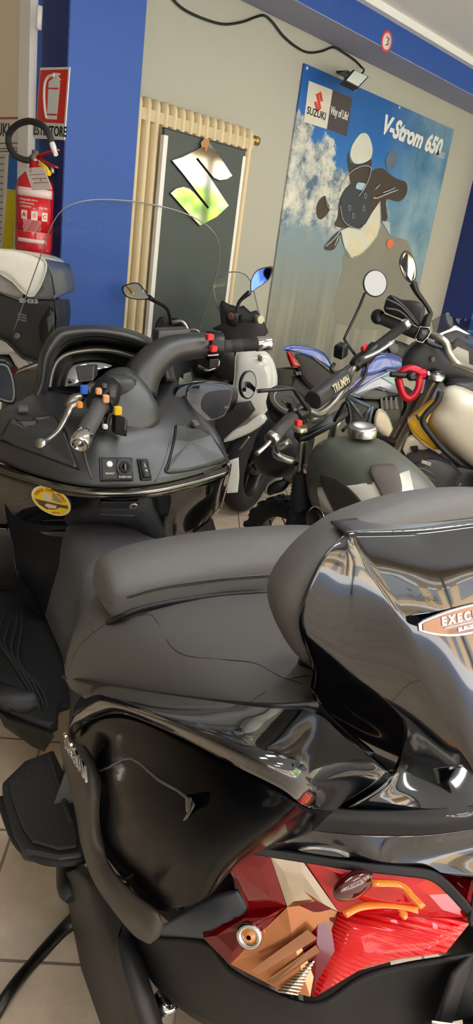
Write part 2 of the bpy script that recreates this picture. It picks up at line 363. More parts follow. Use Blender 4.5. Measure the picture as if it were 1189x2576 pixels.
# ================================================================ shared materials
M_gloss = mat('gloss black lacquer', (7, 8, 11), .12, coat=1, var=.2, crough=.015, spec=.6)
M_matte = mat('matte black plastic', (44, 44, 46), .40, var=.06, scale=60, bump=.12, bscale=900, spec=.75)
M_matte2 = mat('dark inner plastic', (34, 34, 36), .5, var=.1)
M_lower = mat('satin grey brown plastic', (62, 56, 51), .5, var=.05)
M_fender = mat('satin slate plastic', (28, 29, 32), .5, var=.05, spec=.3)
M_seat = mat('black seat vinyl', (92, 88, 85), .46, var=.05, scale=80, bump=.35, bscale=1100, spec=.6)
M_seatd = mat('seat base plastic', (15, 15, 16), .5)
M_stitch = mat('grey stitching', (120, 112, 104), .7)
M_piping = mat('seat piping', (72, 68, 64), .45)
M_rubber = mat('black rubber', (40, 40, 40), .75, var=.15, scale=120, bump=.2, bscale=600)
M_tyre = mat('tyre rubber', (26, 26, 27), .8, var=.2, scale=40, bump=.25, bscale=160)
M_chrome = mat('polished chrome', (225, 225, 225), .08, metal=1, var=.02)
M_silver = mat('satin aluminium', (190, 188, 182), .3, metal=1, var=.05, scale=100)
M_steel = mat('brushed steel', (150, 146, 140), .35, metal=1, var=.1, scale=100)
M_greyp = mat('grey plastic', (86, 86, 88), .45)
M_red = mat('red switch plastic', (214, 36, 40), .35, var=.03)
M_yellow = mat('yellow switch plastic', (236, 200, 30), .4, var=.03)
M_orange = mat('amber plastic', (232, 150, 50), .4, var=.05)
M_sblue = mat('blue switch plastic', (40, 96, 210), .4, var=.03)
M_wtext = mat('white print', (225, 225, 220), .5, var=.01)
M_black = mat('deep black', (8, 8, 9), .4)
M_redlens = mat('red lens', (190, 2, 12), .06, var=.06, scale=40, coat=.5, spec=.5)
M_dredlens = mat('dark red lens', (112, 2, 12), .08, var=.2, scale=30, coat=.35, spec=.35)
M_amberlens = mat('amber lens', (214, 140, 74), .1, var=.15, scale=60, coat=1)
M_mirror = mat('mirror glass', (232, 234, 236), .02, metal=1, var=.01)
M_dmirror = mat('dim mirror glass', (30, 34, 44), .02, metal=0, var=.01, coat=1, crough=.0, spec=1)
GL = glassy('clear windscreen', (.93, .95, .96), .9)
GLs = glassy('smoked windscreen', (.42, .43, .46), .35)
GLr = glassy('clear red lens cover', (.9, .35, .35), .9)
def linmat(m, strength=None): return m
# ================================================================ foreground: black maxi scooter
M = Fr(.6005, .2244, -30, 2); k = M.K
sc = thing('maxi_scooter', M(1.15, 0, 0), 'large black maxi scooter in the foreground with padded backrest, clear windscreen and red tail lamp', 'scooter')
def G(rows, name, m, parent, sub=6, both=False, thick=0, fr=M):
    mb = MB(); mb.grid(rows, sub)
    if both: mb.grid([[fr.mir(p) for p in r] for r in rows], sub)
    return mb.build(name, m, parent, thick=thick, fix=False)
def lofts(fr, secs, mb=None, sub=4, csub=4, **kw):
    """secs: (x, [(l,z)...]) cross sections, l>=0 half profile from bottom to top, mirrored"""
    mb = mb or MB(); out = []
    for x, hp in secs:
        ring = [fr(x, l, z) for l, z in hp] + [fr(x, -l, z) for l, z in reversed(hp) if l > 1e-4]
        out.append(ring)
    return mb.loft(out, sub, csub, **kw)
# ---- seat
seat = lofts(M, [
    (1.44, [(.02, .70), (.06, .71), (.09, .735), (.07, .775), (.0, .785)]),
    (1.38, [(.06, .66), (.13, .68), (.17, .72), (.13, .775), (.0, .79)]),
    (1.27, [(.10, .62), (.22, .64), (.262, .70), (.20, .785), (.0, .80)]),
    (1.15, [(.12, .62), (.285, .635), (.315, .70), (.235, .81), (.0, .825)]),
    (1.02, [(.12, .68), (.262, .70), (.292, .755), (.22, .85), (.0, .862)]),
    (.88, [(.10, .75), (.235, .77), (.268, .82), (.205, .895), (.0, .905)]),
    (.74, [(.08, .82), (.195, .845), (.232, .88), (.185, .935), (.0, .945)]),
    (.66, [(.06, .86), (.165, .875), (.195, .90), (.16, .94), (.0, .95)])], sub=5, csub=5).build('seat', M_seat, sc)
def seam(px, name='stitch_seam', r=.0012, m=None, parent=None, dash=False):
    mb = MB(); mb.tube([k(*p[:2], **p[2]) for p in px], r, 6, 5); return mb.build(name, m or M_stitch, parent or seat)
# seams on the seat
M_seam = mat('dark seam', (58, 54, 52), .6)  # dark tone for the seat's seam lines
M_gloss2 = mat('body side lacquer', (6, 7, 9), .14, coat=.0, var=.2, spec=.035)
seam([(160, 1702, {'l': .318}), (250, 1722, {'l': .30}), (400, 1747, {'l': .285}), (640, 1776, {'l': .255}), (800, 1772, {'l': .20})], 'seat_welt', .004, M_seatd)
def on_top(px, z): return [(u, v, {'z': z_}) for (u, v), z_ in zip(px, z if hasattr(z, '__len__') else [z] * len(px))]
def proj_seam(px, objs, name, r, m, parent, lift=.0):
    """thread laid on a surface: each sight line is stopped by the surface below it"""
    dg = bpy.context.evaluated_depsgraph_get(); pts = []
    for u, v in px:
        d = ray(u, v).normalized(); best = None
        for o in objs:
            mw = o.matrix_world; b = BASES[o.name]; 
            ok, loc, nr, ix = o.ray_cast(CAM - b, d)
            if ok and (best is None or (loc + b - CAM).length < best[0]): best = ((loc + b - CAM).length, loc + b, nr)
        if best: pts.append(best[1] - d * lift)
    mb = MB(); mb.tube(pts, r, 6, 3); return mb.build(name, m, parent), pts
bpy.context.view_layer.update()
proj_seam([(800, 1700), (740, 1705), (660, 1745), (620, 1776)], [seat], 'stitch_seam', .0009, M_seam, seat)
proj_seam([(268, 1572), (320, 1555), (372, 1546), (392, 1560), (425, 1620), (470, 1650), (560, 1659), (640, 1668), (700, 1700), (760, 1720)], [seat], 'stitch_seam', .0009, M_seam, seat)
proj_seam([(262, 1572), (225, 1600), (190, 1640), (172, 1690)], [seat], 'stitch_seam', .0009, M_seam, seat)
proj_seam([(212, 1530), (228, 1560), (234, 1590)], [seat], 'stitch_seam', .0009, M_seam, seat)
# ---- rider backrest pad across the seat
pad = MB()
secs = []
for l, f in ((.262, .45), (.25, .8), (.2, 1), (.1, 1.04), (0, 1.05), (-.1, 1.04), (-.2, 1), (-.25, .8), (-.262, .45)):
    xc = 1.135 + .03 * (1 - (l / .26) ** 2); zc = .865
    hx, hz = .075 * f, .045 * f
    secs.append([M(xc - hx * .95, l, zc - hz), M(xc - hx * 1.05, l, zc + hz * .1), M(xc - hx * .75, l, zc + hz * .8), M(xc, l, zc + hz * 1.2), M(xc + hx * .8, l, zc + hz * .8), M(xc + hx * 1.05, l, zc), M(xc + hx, l, zc - hz)])
rb = MB().loft(secs, 4, 4).build('rider_backrest', M_seat, sc)
bpy.context.view_layer.update()
proj_seam([(258, 1530), (275, 1516), (330, 1497), (420, 1474), (550, 1456), (650, 1448), (720, 1444)], [rb], 'piping', .0022, M_piping, rb)
proj_seam([(258, 1537), (280, 1520), (332, 1501), (422, 1478), (552, 1460), (652, 1452), (720, 1448)], [rb], 'piping', .0016, M_seam, rb)
proj_seam([(272, 1566), (300, 1552), (350, 1533), (430, 1515), (550, 1498), (690, 1488)], [rb, seat], 'pad_base_edge', .006, M_seatd, rb)
# ---- glossy cowl rail along the seat, left and mirrored right
cowl = [
    [k(176, 1856, l=.325), k(172, 1838, l=.335), k(186, 1822, l=.338), k(204, 1815, l=.325)],
    [k(184, 1792, l=.322), k(186, 1800, l=.342), k(206, 1812, l=.345), k(226, 1812, l=.33)],
    [k(205, 1750, l=.315), k(220, 1764, l=.342), k(244, 1786, l=.352), k(262, 1800, l=.338)],
    [k(250, 1722, l=.30), k(264, 1740, l=.332), k(290, 1774, l=.352), k(305, 1794, l=.342)],
    [k(400, 1742, l=.285), k(412, 1766, l=.317), k(428, 1814, l=.345), k(436, 1846, l=.342)],
    [k(640, 1772, l=.255), k(628, 1810, l=.287), k(600, 1876, l=.328), k(588, 1925, l=.33)],
    [k(790, 1785, l=.21), k(766, 1848, l=.25), k(728, 1930, l=.295), k(708, 1985, l=.302)],
    [k(872, 1852, l=.165), k(846, 1906, l=.205), k(800, 1985, l=.25), k(772, 2030, l=.26)],
    [k(985, 1950, z=.895), k(950, 1982, z=.886), k(885, 2018, z=.868), k(845, 2042, z=.846)]]
cw = G(cowl, 'side_cowl', M_gloss, sc, 6, both=True, thick=.004)
side = [
    [k(182, 1845, l=.31), k(180, 1870, l=.315), k(178, 1885, l=.315), k(176, 1900, l=.305)],
    [k(230, 1810, l=.32), k(245, 1865, l=.325), k(235, 1915, l=.33), k(225, 1945, l=.32)],
    [k(306, 1796, l=.325), k(315, 1880, l=.335), k(285, 1970, l=.345), k(245, 2010, l=.33)],
    [k(436, 1848, l=.33), k(410, 1935, l=.34), k(340, 2060, l=.352), k(250, 2120, l=.335)],
    [k(588, 1928, l=.318), k(535, 2015, l=.332), k(430, 2130, l=.345), k(310, 2210, l=.33)],
    [k(708, 1988, l=.29), k(640, 2065, l=.312), k(500, 2180, l=.33), k(400, 2290, l=.32)],
    [k(772, 2033, l=.25), k(705, 2090, l=.275), k(585, 2180, l=.30), k(520, 2260, l=.305)],
    [k(845, 2044, z=.843), k(770, 2100, z=.82), k(660, 2130, z=.80), k(565, 2170, z=.765)]]
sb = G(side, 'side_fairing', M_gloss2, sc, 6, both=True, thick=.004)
def sym(x, hp): return [M(x, l, z) for l, z in hp] + [M(x, -l, z) for l, z in reversed(hp[:-1])]
dl = cowl[-1]; dc_ = [M(.615, 0, .902), M(.575, 0, .896), M(.53, 0, .880), M(.495, 0, .858)]
drows = []
for p, c in zip(dl, dc_):
    m_ = p.lerp(c, .5) + M.U * .0025; drows.append([p, m_, c, M.mir(m_), M.mir(p)])
tail = MB().grid(drows, 8).build('tail_deck', M_gloss, sc, thick=.004, fix=False)
MB().grid([sym(.86, [(.20, .82), (.12, .85), (0, .86)]), sym(.70, [(.19, .86), (.11, .882), (0, .885)]), sym(.60, [(.16, .865), (.10, .88), (0, .885)])], 5).build('tail_inner', M_black, sc, thick=.004, fix=False)
strip_top = [(715, 2052), (740, 2032), (790, 2027), (900, 2034), (1000, 2036), (1100, 2032), (1189, 2022)]
rows = []
def zl(px, zs): return [k(u, v, z=z) for (u, v), z in zip(px, zs)]
stripr = [
    zl([(705, 2058), (745, 2030), (820, 2028), (940, 2036), (1080, 2034), (1230, 2018), (1400, 2000)], [.845, .853, .856, .858, .86, .862, .862]),
    zl([(710, 2062), (760, 2050), (830, 2050), (940, 2056), (1080, 2058), (1230, 2040), (1400, 2020)], [.842, .845, .848, .850, .852, .854, .854]),
    zl([(716, 2072), (770, 2072), (850, 2080), (950, 2086), (1080, 2082), (1230, 2062), (1400, 2045)], [.835, .832, .83, .832, .836, .838, .838])]
G(stripr, 'rear_lip', M_fender, sc, 6, thick=.01)
face = [
    zl([(690, 2060), (760, 2074), (850, 2084), (950, 2092), (1080, 2090), (1230, 2070), (1400, 2050)], [.838, .826, .824, .826, .83, .832, .832]),
    zl([(665, 2110), (740, 2118), (850, 2130), (950, 2148), (1080, 2140), (1230, 2120), (1400, 2100)], [.825, .802, .798, .80, .80, .80, .80]),
    zl([(560, 2118), (700, 2142), (850, 2165), (990, 2188), (1110, 2200), (1260, 2210), (1420, 2190)], [.80, .79, .785, .78, .772, .765, .765])]
G(face, 'rear_panel', M_gloss, sc, 6, thick=.004)
# ---- tail lamp
lo = [(560, 2122, .79), (640, 2140, .79), (770, 2160, .788), (900, 2180, .785), (1010, 2192, .782), (1080, 2205, .778), (1130, 2245, .76), (1187, 2312, .728),
      (1120, 2395, .70), (1000, 2412, .675), (900, 2440, .655), (790, 2507, .615), (690, 2480, .61), (575, 2420, .605), (512, 2357, .60), (560, 2325, .64), (625, 2285, .68), (600, 2235, .72), (575, 2180, .76)]
lens_pts = {}
lamp = MB()
R0 = [k(u, v, z=z) for u, v, z in lo]
cen = k(800, 2310, z=.705) - M.F * .03
lampbowl = MB(); n = len(R0)
inner = [p + M.F * .045 - M.L * .01 for p in R0]
lampbowl.loft([inner, R0], 1, 1, caps=False); lampbowl.add(R0 + [k(800, 2300, z=.705)], [(i, (i + 1) % n, n) for i in range(n)], False)
tl = lampbowl.build('tail_lamp', M_dredlens, sc)
def facet(px, name, m, parent, bulge=.006, lift=.002, ext=.004):
    pts = [k(u, v, z=z) for u, v, z in px]; c = sum(pts, V((0, 0, 0))) / len(pts)
    nrm = V((0, 0, 0))
    for i in range(len(pts)): nrm += (pts[i] - c).cross(pts[(i + 1) % len(pts)] - c)
    nrm.normalize()
    if nrm.dot(CAM - c) < 0: nrm = -nrm
    mb = MB(); top = [p + nrm * lift for p in pts]; mid = [c.lerp(p, .6) + nrm * (lift + bulge) for p in pts]; N = len(pts)
    lowr = [p - nrm * ext for p in pts]
    mb.add(lowr + top + mid + [c + nrm * (lift + bulge * 1.3)], [(i, (i + 1) % N, N + (i + 1) % N, N + i) for i in range(N)] + [(N + i, N + (i + 1) % N, 2 * N + (i + 1) % N, 2 * N + i) for i in range(N)] + [(2 * N + i, 2 * N + (i + 1) % N, 3 * N) for i in range(N)], name == 'lower_red_lens')
    return mb.build(name, m, parent), nrm
def ribbed(name, rgb, dirv, sc_, coat=1, amp=.5, rough=.08):
    m = mat(name, rgb, rough, coat=coat * .5, var=.04, scale=25, spec=.4); t = m.node_tree; b = t.nodes['Principled BSDF']
    tcn = t.nodes.new('ShaderNodeTexCoord'); mp = t.nodes.new('ShaderNodeMapping'); mp.inputs['Rotation'].default_value = dirv
    wv = t.nodes.new('ShaderNodeTexWave'); wv.inputs['Scale'].default_value = sc_; wv.bands_direction = 'Z'
    bp = t.nodes.new('ShaderNodeBump'); bp.inputs['Strength'].default_value = amp; bp.inputs['Distance'].default_value = .004
    t.links.new(tcn.outputs['Object'], mp.inputs[0]); t.links.new(mp.outputs[0], wv.inputs['Vector']); t.links.new(wv.outputs['Fac'], bp.inputs['Height']); t.links.new(bp.outputs[0], b.inputs['Normal'])
    return m
M_redrib = ribbed('ribbed red lens', (226, 6, 20), (0, 0, 0), 60); M_ambrib = mat('amber reflector', (198, 128, 82), .16, metal=.35, coat=.6, var=.12, scale=40)
M_refl = mat('lamp reflector', (215, 205, 190), .12, metal=1, var=.2, scale=30)
facet([(560, 2122, .79), (640, 2140, .79), (680, 2150, .789), (720, 2275, .712), (625, 2285, .68), (600, 2235, .72), (575, 2180, .76)], 'dark_red_lens', M_dredlens, tl)
facet([(625, 2285, .68), (722, 2277, .712), (700, 2300, .69), (580, 2425, .606), (512, 2357, .60), (560, 2325, .64)], 'dark_red_lens', M_dredlens, tl)
facet([(680, 2150, .789), (760, 2162, .788), (850, 2290, .715), (800, 2268, .72), (722, 2277, .712)], 'clear_lens', M_refl, tl, .003)
fr_, _n = facet([(722, 2280, .71), (800, 2270, .718), (848, 2292, .712), (800, 2390, .66), (780, 2505, .616), (690, 2480, .61), (575, 2420, .605), (700, 2302, .69)], 'amber_indicator', M_ambrib, tl, .0008)
facet([(765, 2160, .788), (900, 2180, .785), (1010, 2192, .782), (1080, 2205, .778), (1130, 2245, .76), (1187, 2308, .729), (852, 2292, .715)], 'upper_red_lens', M_redlens, tl, .006)
facet([(852, 2294, .714), (1187, 2312, .728), (1120, 2395, .70), (1000, 2412, .675), (900, 2440, .655), (790, 2507, .615), (812, 2385, .664)], 'lower_red_lens', M_redrib, tl, .006)
# reflector bulb ring and bars inside the indicator, curved bulb recess in the upper lens
def onl(u, v, z, lift=.008): return k(u, v, z=z) + _n * lift
MB().torus(onl(630, 2345, .655), _n, .013, .004, 24, 8).build('bulb_ring', M_chrome, fr_)
MB().lathe(onl(630, 2345, .655, .006), _n, [(0, .011), (.004, .008), (.006, .003)], 20).build('bulb', M_amberlens, fr_)
for q in (((632, 2432, .625), (652, 2442, .622), (800, 2352, .68), (775, 2330, .69)), ((672, 2458, .617), (690, 2466, .617), (806, 2386, .662), (796, 2368, .672))):
    MB().prism([onl(u, v, z, .0065) for u, v, z in q], _n * .0008).build('reflector_bar', mat('copper reflector', (176, 128, 98), .22, metal=.9, var=.05), fr_)
rbm = MB()
for i in range(11):
    t = i / 10; a_ = (700 + 78 * t, 2484 - 66 * t); b_ = (752 + 40 * t, 2494 - 84 * t)
    rbm.tube([onl(a_[0], a_[1], .612 + .035 * t, .006), onl(b_[0], b_[1], .612 + .04 * t, .006)], .0016, 6, 1)
rbm.build('reflector_ribs', M_refl, fr_)
for px, z_ in ((((935, 2208), (1005, 2212), (1035, 2240), (1062, 2268)), .775), (((868, 2286), (905, 2268), (960, 2262), (1010, 2266), (1050, 2276)), .738), (((1000, 2262), (1015, 2285), (1010, 2292)), .735)):
    MB().tube([k(u, v, z=z_) + _n * .012 for u, v in px], .005, 8, 4, flat=.4).build('painted_reflection', mat('amber street reflection', (244, 140, 50), .3, coat=1), tl)  # orange bars painted in for street reflections on the lens
MB().ell(k(890, 2222, z=.768) + _n * .004, M.L * .03, M.U * .02, M.F * .012).build('bulb_recess', mat('bulb recess red', (70, 4, 10), .1, coat=1), tl)
# black bezel over the lamp
bz = [(555, 2112, .798), (640, 2126, .797), (770, 2146, .796), (900, 2166, .793), (1010, 2176, .79), (1090, 2190, .786), (1145, 2235, .768), (1200, 2300, .738)]
b2 = [(555, 2124, .788), (640, 2142, .788), (770, 2163, .786), (900, 2183, .783), (1010, 2196, .78), (1078, 2208, .776), (1128, 2250, .757), (1188, 2318, .727)]
MB().grid([[k(u, v, z=z) - M.F * .002 for u, v, z in bz], [k(u, v, z=z) - M.F * .004 for u, v, z in b2]], 5).build('lamp_bezel', M_fender, sc, thick=.004, off=0, fix=False)
# ---- matte rear fender below the lamp
fend = [
    [k(255, 2200, z=.40), k(320, 2300, z=.42), k(385, 2352, z=.48), k(520, 2362, z=.59), k(580, 2432, z=.60), k(690, 2492, z=.605), k(795, 2518, z=.61), k(905, 2452, z=.65), k(1010, 2422, z=.67), k(1130, 2402, z=.69), k(1260, 2380, z=.69)],
    [k(262, 2240, z=.36), k(330, 2340, z=.38), k(400, 2410, z=.43), k(500, 2450, z=.52), k(600, 2500, z=.56), k(700, 2545, z=.57), k(800, 2562, z=.58), k(900, 2530, z=.60), k(1010, 2490, z=.63), k(1130, 2470, z=.64), k(1260, 2450, z=.64)],
    [k(290, 2320, z=.30), k(350, 2410, z=.33), k(410, 2490, z=.37), k(500, 2560, z=.42), k(600, 2610, z=.46), k(700, 2640, z=.49), k(800, 2640, z=.52), k(900, 2620, z=.54), k(1010, 2590, z=.56), k(1130, 2560, z=.57), k(1260, 2540, z=.57)]]
G(fend, 'rear_fender', M_fender, sc, 6, thick=.005)
# slate wedge above the fender, in front of the lamp
MB().grid([[k(385, 2345, z=.485), k(450, 2300, z=.58), k(540, 2250, z=.66), k(600, 2235, z=.715)], [k(400, 2362, z=.475), k(480, 2345, z=.57), k(560, 2310, z=.645), k(620, 2285, z=.68)], [k(420, 2375, z=.465), k(490, 2368, z=.56), k(540, 2345, z=.61), k(560, 2330, z=.638)]], 5).build('fender_wedge', mat('slate blue plastic', (62, 70, 82), .4), sc, thick=.004, fix=False)
pp4 = [k(1085, 2567, x=.405), k(1330, 2600, x=.405), k(1340, 2800, x=.405), k(1100, 2800, x=.405)]
lp_ = MB().prism(pp4, -M.F * .003).build('licence_plate', M_wtext, sc)
MB().prism([p - M.F * .0035 for p in (pp4[0], pp4[0].lerp(pp4[1], .24), pp4[3].lerp(pp4[2], .24), pp4[3])], -M.F * .001).build('plate_blue_band', M_sblue, lp_)
MB().tube([M(.44, -.05, .56), M(.41, -.05, .50)], .02, 8, 1).build('plate_bracket', M_black, sc)
# ---- lower brown trim with the raised script
trim = [
    [k(165, 1850, l=.345), k(185, 1862, l=.348), k(205, 1880, l=.347), k(222, 1905, l=.338)],
    [k(160, 1885, l=.345), k(195, 1905, l=.352), k(225, 1930, l=.35), k(245, 1955, l=.34)],
    [k(180, 1960, l=.345), k(205, 1975, l=.356), k(228, 1990, l=.356), k(248, 2005, l=.346)],
    [k(200, 2050, l=.342), k(215, 2070, l=.356), k(232, 2090, l=.356), k(250, 2110, l=.346)],
    [k(212, 2120, l=.338), k(230, 2150, l=.352), k(252, 2175, l=.352), k(290, 2195, l=.342)],
    [k(245, 2215, l=.335), k(275, 2250, l=.348), k(310, 2270, l=.348), k(340, 2245, l=.338)],
    [k(330, 2330, l=.318), k(350, 2338, l=.33), k(380, 2330, l=.332), k(400, 2295, l=.325)],
    [k(375, 2362, l=.31), k(385, 2362, l=.318), k(392, 2350, l=.32), k(400, 2340, l=.318)]]
lt = G(trim, 'lower_trim', M_lower, sc, 5, thick=.006)
pA, pB = k(178, 1858, l=.356), k(236, 1948, l=.356)
text('BURGMAN', (pA + pB) / 2 + M.L * .010, pB - pA, M.U, .034, 'lettering', M_chrome, lt, .0015, sx=.78, bold=.0008)
# ---- lid panel lines on the side fairing
sidepx = [(250, 1940), (246, 2030), (252, 2125), (315, 2213), (470, 2055), (462, 2000), (400, 1962), (330, 1908), (275, 1930), (250, 1940)]
bpy.context.view_layer.update()
proj_seam(sidepx, [sb], 'panel_gap', .002, mat('panel edge highlight', (70, 70, 72), .3), sb)  # grey line along the lid gap carries a painted edge highlight
proj_seam([(400, 2290), (330, 2220)], [sb], 'panel_gap', .0018, M_black, sb)
proj_seam([(735, 1925), (800, 1985), (870, 2045)], [sb, cw], 'panel_gap', .0016, M_black, sb)
MB().loft([[k(462, 1998, l=.338), k(486, 2002, l=.334), k(480, 2046, l=.336), k(464, 2052, l=.338)], [k(466, 2000, l=.35), k(484, 2006, l=.346), k(478, 2040, l=.348), k(468, 2046, l=.35)]], 1).build('fairing_tab', M_gloss, sb, bevel=.003)
# ---- chassis and swing arm below, silencer, side stand, passenger step
ch = MB().grid([[k(190, 2180, l=.30), k(255, 2190, l=.30), k(300, 2290, l=.29)], [k(235, 2400, l=.28), k(300, 2390, l=.30), k(360, 2420, l=.29)], [k(275, 2620, l=.25), k(350, 2620, l=.28), k(430, 2640, l=.27)]], 5).build('swing_arm_cover', M_matte2, sc, thick=.03, fix=False)
MB().loft([[M(1.3, .26, .46), M(1.3, -.26, .46), M(1.3, -.24, .22), M(1.3, .24, .22)], [M(.95, .27, .46), M(.95, -.27, .46), M(.95, -.2, .25), M(.95, .2, .25)], [M(.68, .20, .50), M(.68, -.2, .50), M(.68, -.14, .34), M(.68, .14, .34)]], 1).build('chassis', M_matte2, sc, bevel=.01)
MB().lathe(k(418, 2512, z=.33), -ZUP - cH * .12 + cR * .05, [(0, 0), (0, .02), (.012, .021), (.012, .018), (.09, .018), (.09, 0)], 24).build('shock_reservoir', M_chrome, sc)
sd_ = MB().tube([k(215, 2290, l=.27), k(160, 2340, l=.32), k(80, 2425, l=.40), k(20, 2500, z=.04), k(-40, 2600, z=.01)], [.02, .016, .012, .012, .014], 12, 5).build('side_stand', M_black, sc)
MB().tube([k(178, 2185, l=.31), k(172, 2235, l=.33), k(180, 2262, l=.33)], [.03, .022, .012], 12, 4).build('stand_bracket', M_matte2, sc)
step = [(5, 1968), (62, 1912), (135, 1884), (165, 1950), (190, 2030), (215, 2118), (212, 2150), (150, 2158), (60, 2140), (35, 2100), (8, 2010)]
st_ = MB().prism([k(u, v, z=.36) for u, v in step], -ZUP * .028).build('passenger_step', M_matte2, sc, bevel=.006)
mtp = [(22, 1975), (70, 1930), (128, 1900), (150, 1955), (175, 2035), (195, 2105), (192, 2135), (150, 2142), (80, 2122), (55, 2085), (28, 2010)]
MB().prism([k(u, v, z=.362) for u, v in mtp], ZUP * .008).build('step_mat', M_rubber, st_, bevel=.003)
mb = MB()
for i in range(5): mb.tube([k(40 + i * 22, 1968 - i * 17, z=.371), k(62 + i * 17, 1958 - i * 14, z=.371)], .0025, 6, 1)
mb.tube([k(125, 1900, z=.372), k(150, 1985, z=.374), k(178, 2070, z=.372)], .005, 8, 4); mb.build('mat_ribs', M_rubber, st_)
MB().tube([k(u, v, z=.345) for u, v in [(0, 2010), (40, 2115), (95, 2160), (160, 2170), (218, 2160)]], .008, 10, 4).build('step_rim', M_fender, st_)
# ---- rider floorboard and centre tunnel
fb = MB().grid([[M(2.25, .15, .42), M(2.25, .28, .42), M(2.25, .42, .42)], [M(2.0, .15, .32), M(2.0, .28, .31), M(2.0, .42, .31)], [M(1.6, .17, .30), M(1.6, .29, .30), M(1.6, .42, .30)], [k(150, 1770, z=.30), k(112, 1770, z=.30), k(0, 1740, z=.30)], [k(146, 1815, z=.295), k(112, 1822, z=.295), k(0, 1776, z=.295)]], 5).build('floorboard', M_matte2, sc, thick=.03, fix=False)
MB().loft([[k(-10, 1785, z=.285), k(112, 1826, z=.285), k(140, 1850, z=.285), k(20, 1810, z=.285)], [k(10, 1830, z=.23), k(80, 1880, z=.23), k(112, 1895, z=.23), k(50, 1850, z=.23)]], 1).build('floorboard_end', M_black, sc, bevel=.004)
rb_ = MB()
for i in range(4):
    o = i * 34
    rb_.tube([k(30 + o * .4 - 20, 1440 + o * .2, z=.315), k(20 + o * .35, 1520 + o * .5, z=.308), k(-5 + o * .5, 1600 + o * .6, z=.305), k(40 + o * .6, 1680 + o * .5, z=.303), k(90 + o * .3, 1760 + o * .2, z=.302)], .004, 8, 5)
rb_.build('floor_ribs', M_rubber, fb)
lofts(M, [(2.2, [(.16, .30), (.15, .50), (.12, .63), (0, .64)]), (1.88, [(.17, .28), (.15, .50), (.122, .632), (0, .642)]), (1.80, [(.17, .28), (.15, .50), (.122, .628), (0, .638)]), (1.70, [(.17, .28), (.15, .48), (.122, .605), (0, .615)]), (1.66, [(.17, .28), (.16, .45), (.13, .565), (0, .578)]), (1.5, [(.19, .28), (.18, .42), (.14, .54), (0, .555)]), (1.3, [(.25, .28), (.23, .45), (.18, .62), (0, .66)]), (1.15, [(.30, .30), (.29, .5), (.24, .64), (0, .68)])], sub=4, csub=3).build('centre_tunnel', mat('lightened tunnel plastic', (88, 87, 90), .45, var=.05, bump=.12, bscale=900), sc)  # grey lightened to make up for light missing on the tunnel
# ---- passenger backrest: cushion and glossy shell
half = [(.10, .985), (.15, 1.0), (.185, 1.03), (.212, 1.075), (.218, 1.115), (.195, 1.155), (.15, 1.19), (.08, 1.208), (0, 1.213)]
def bsec(x, s_, dz=0): return (x, [(l * s_, 1.05 + (z - 1.05) * s_ + dz) for l, z in half])
cus = lofts(M, [bsec(.735, .45, -.02), bsec(.728, .70, -.015), bsec(.708, .86, -.01), bsec(.68, .95), bsec(.650, .985), bsec(.632, .97), bsec(.616, .90), bsec(.616, .74)], sub=4, csub=3).build('backrest_cushion', M_seat, sc)
Rr = [k(872, 1339, x=.618), k(942, 1450, x=.592), k(1010, 1560, x=.568), k(1072, 1700, x=.548), k(1130, 1850, x=.528), k(1165, 1930, x=.518)]
Ee = [k(864, 1342, x=.622), k(800, 1425, x=.612), k(752, 1560, x=.612), k(785, 1680, x=.615), k(800, 1775, x=.622), k(985, 1955, x=.60)]
mids = [k(868, 1340, x=.62), k(866, 1435, x=.606), k(878, 1568, x=.595), k(925, 1710, x=.585), k(960, 1830, x=.59), k(1075, 1945, x=.555)]
lf_ = [[e, m_, r_] for e, m_, r_ in zip(Ee, mids, Rr)]
Cc = [(.606, 1.19), (.578, 1.15), (.556, 1.106), (.530, 1.040), (.508, .957), (.498, .911)]
def midp(r_, c, f, bulge): 
    q = M.loc(r_); return M(q.x + (c[0] - q.x) * f - bulge, q.y * (1 - f), q.z + (c[1] - q.z) * f)
rear = []
for r_, c in zip(Rr, Cc):
    left = [r_, midp(r_, c, .5, .006)]; rear.append(left + [M(c[0], 0, c[1])] + [M.mir(p) for p in reversed(left)])
shell = MB(); shell.grid(lf_, 8); shell.grid([[M.mir(p) for p in r] for r in lf_], 8); shell.grid(rear, 8)
sh = shell.build('backrest_shell', M_gloss, sc, thick=.003, fix=False, weld=.0006)
# backing so the shell is a solid pod
top_edge = MB().grid([[Rr[0], midp(Rr[0], Cc[0], .5, .006), M(Cc[0][0], 0, Cc[0][1]), M.mir(midp(Rr[0], Cc[0], .5, .006)), M.mir(Rr[0])], [Rr[0] + M.F * .03 , M(.64, .09, 1.197), M(.64, 0, 1.2), M(.64, -.09, 1.197), M.mir(Rr[0]) + M.F * .03]], 6).build('shell_lip', M_matte, sh, thick=.003, fix=False)
MB().loft([[M(.64, .06, .86), M(.64, -.06, .86), M(.74, -.12, .86), M(.74, .12, .86)], [M(.65, .08, 1.0), M(.65, -.08, 1.0), M(.72, -.12, 1.0), M(.72, .12, 1.0)]], 1).build('backrest_base', M_gloss, sc, bevel=.01)
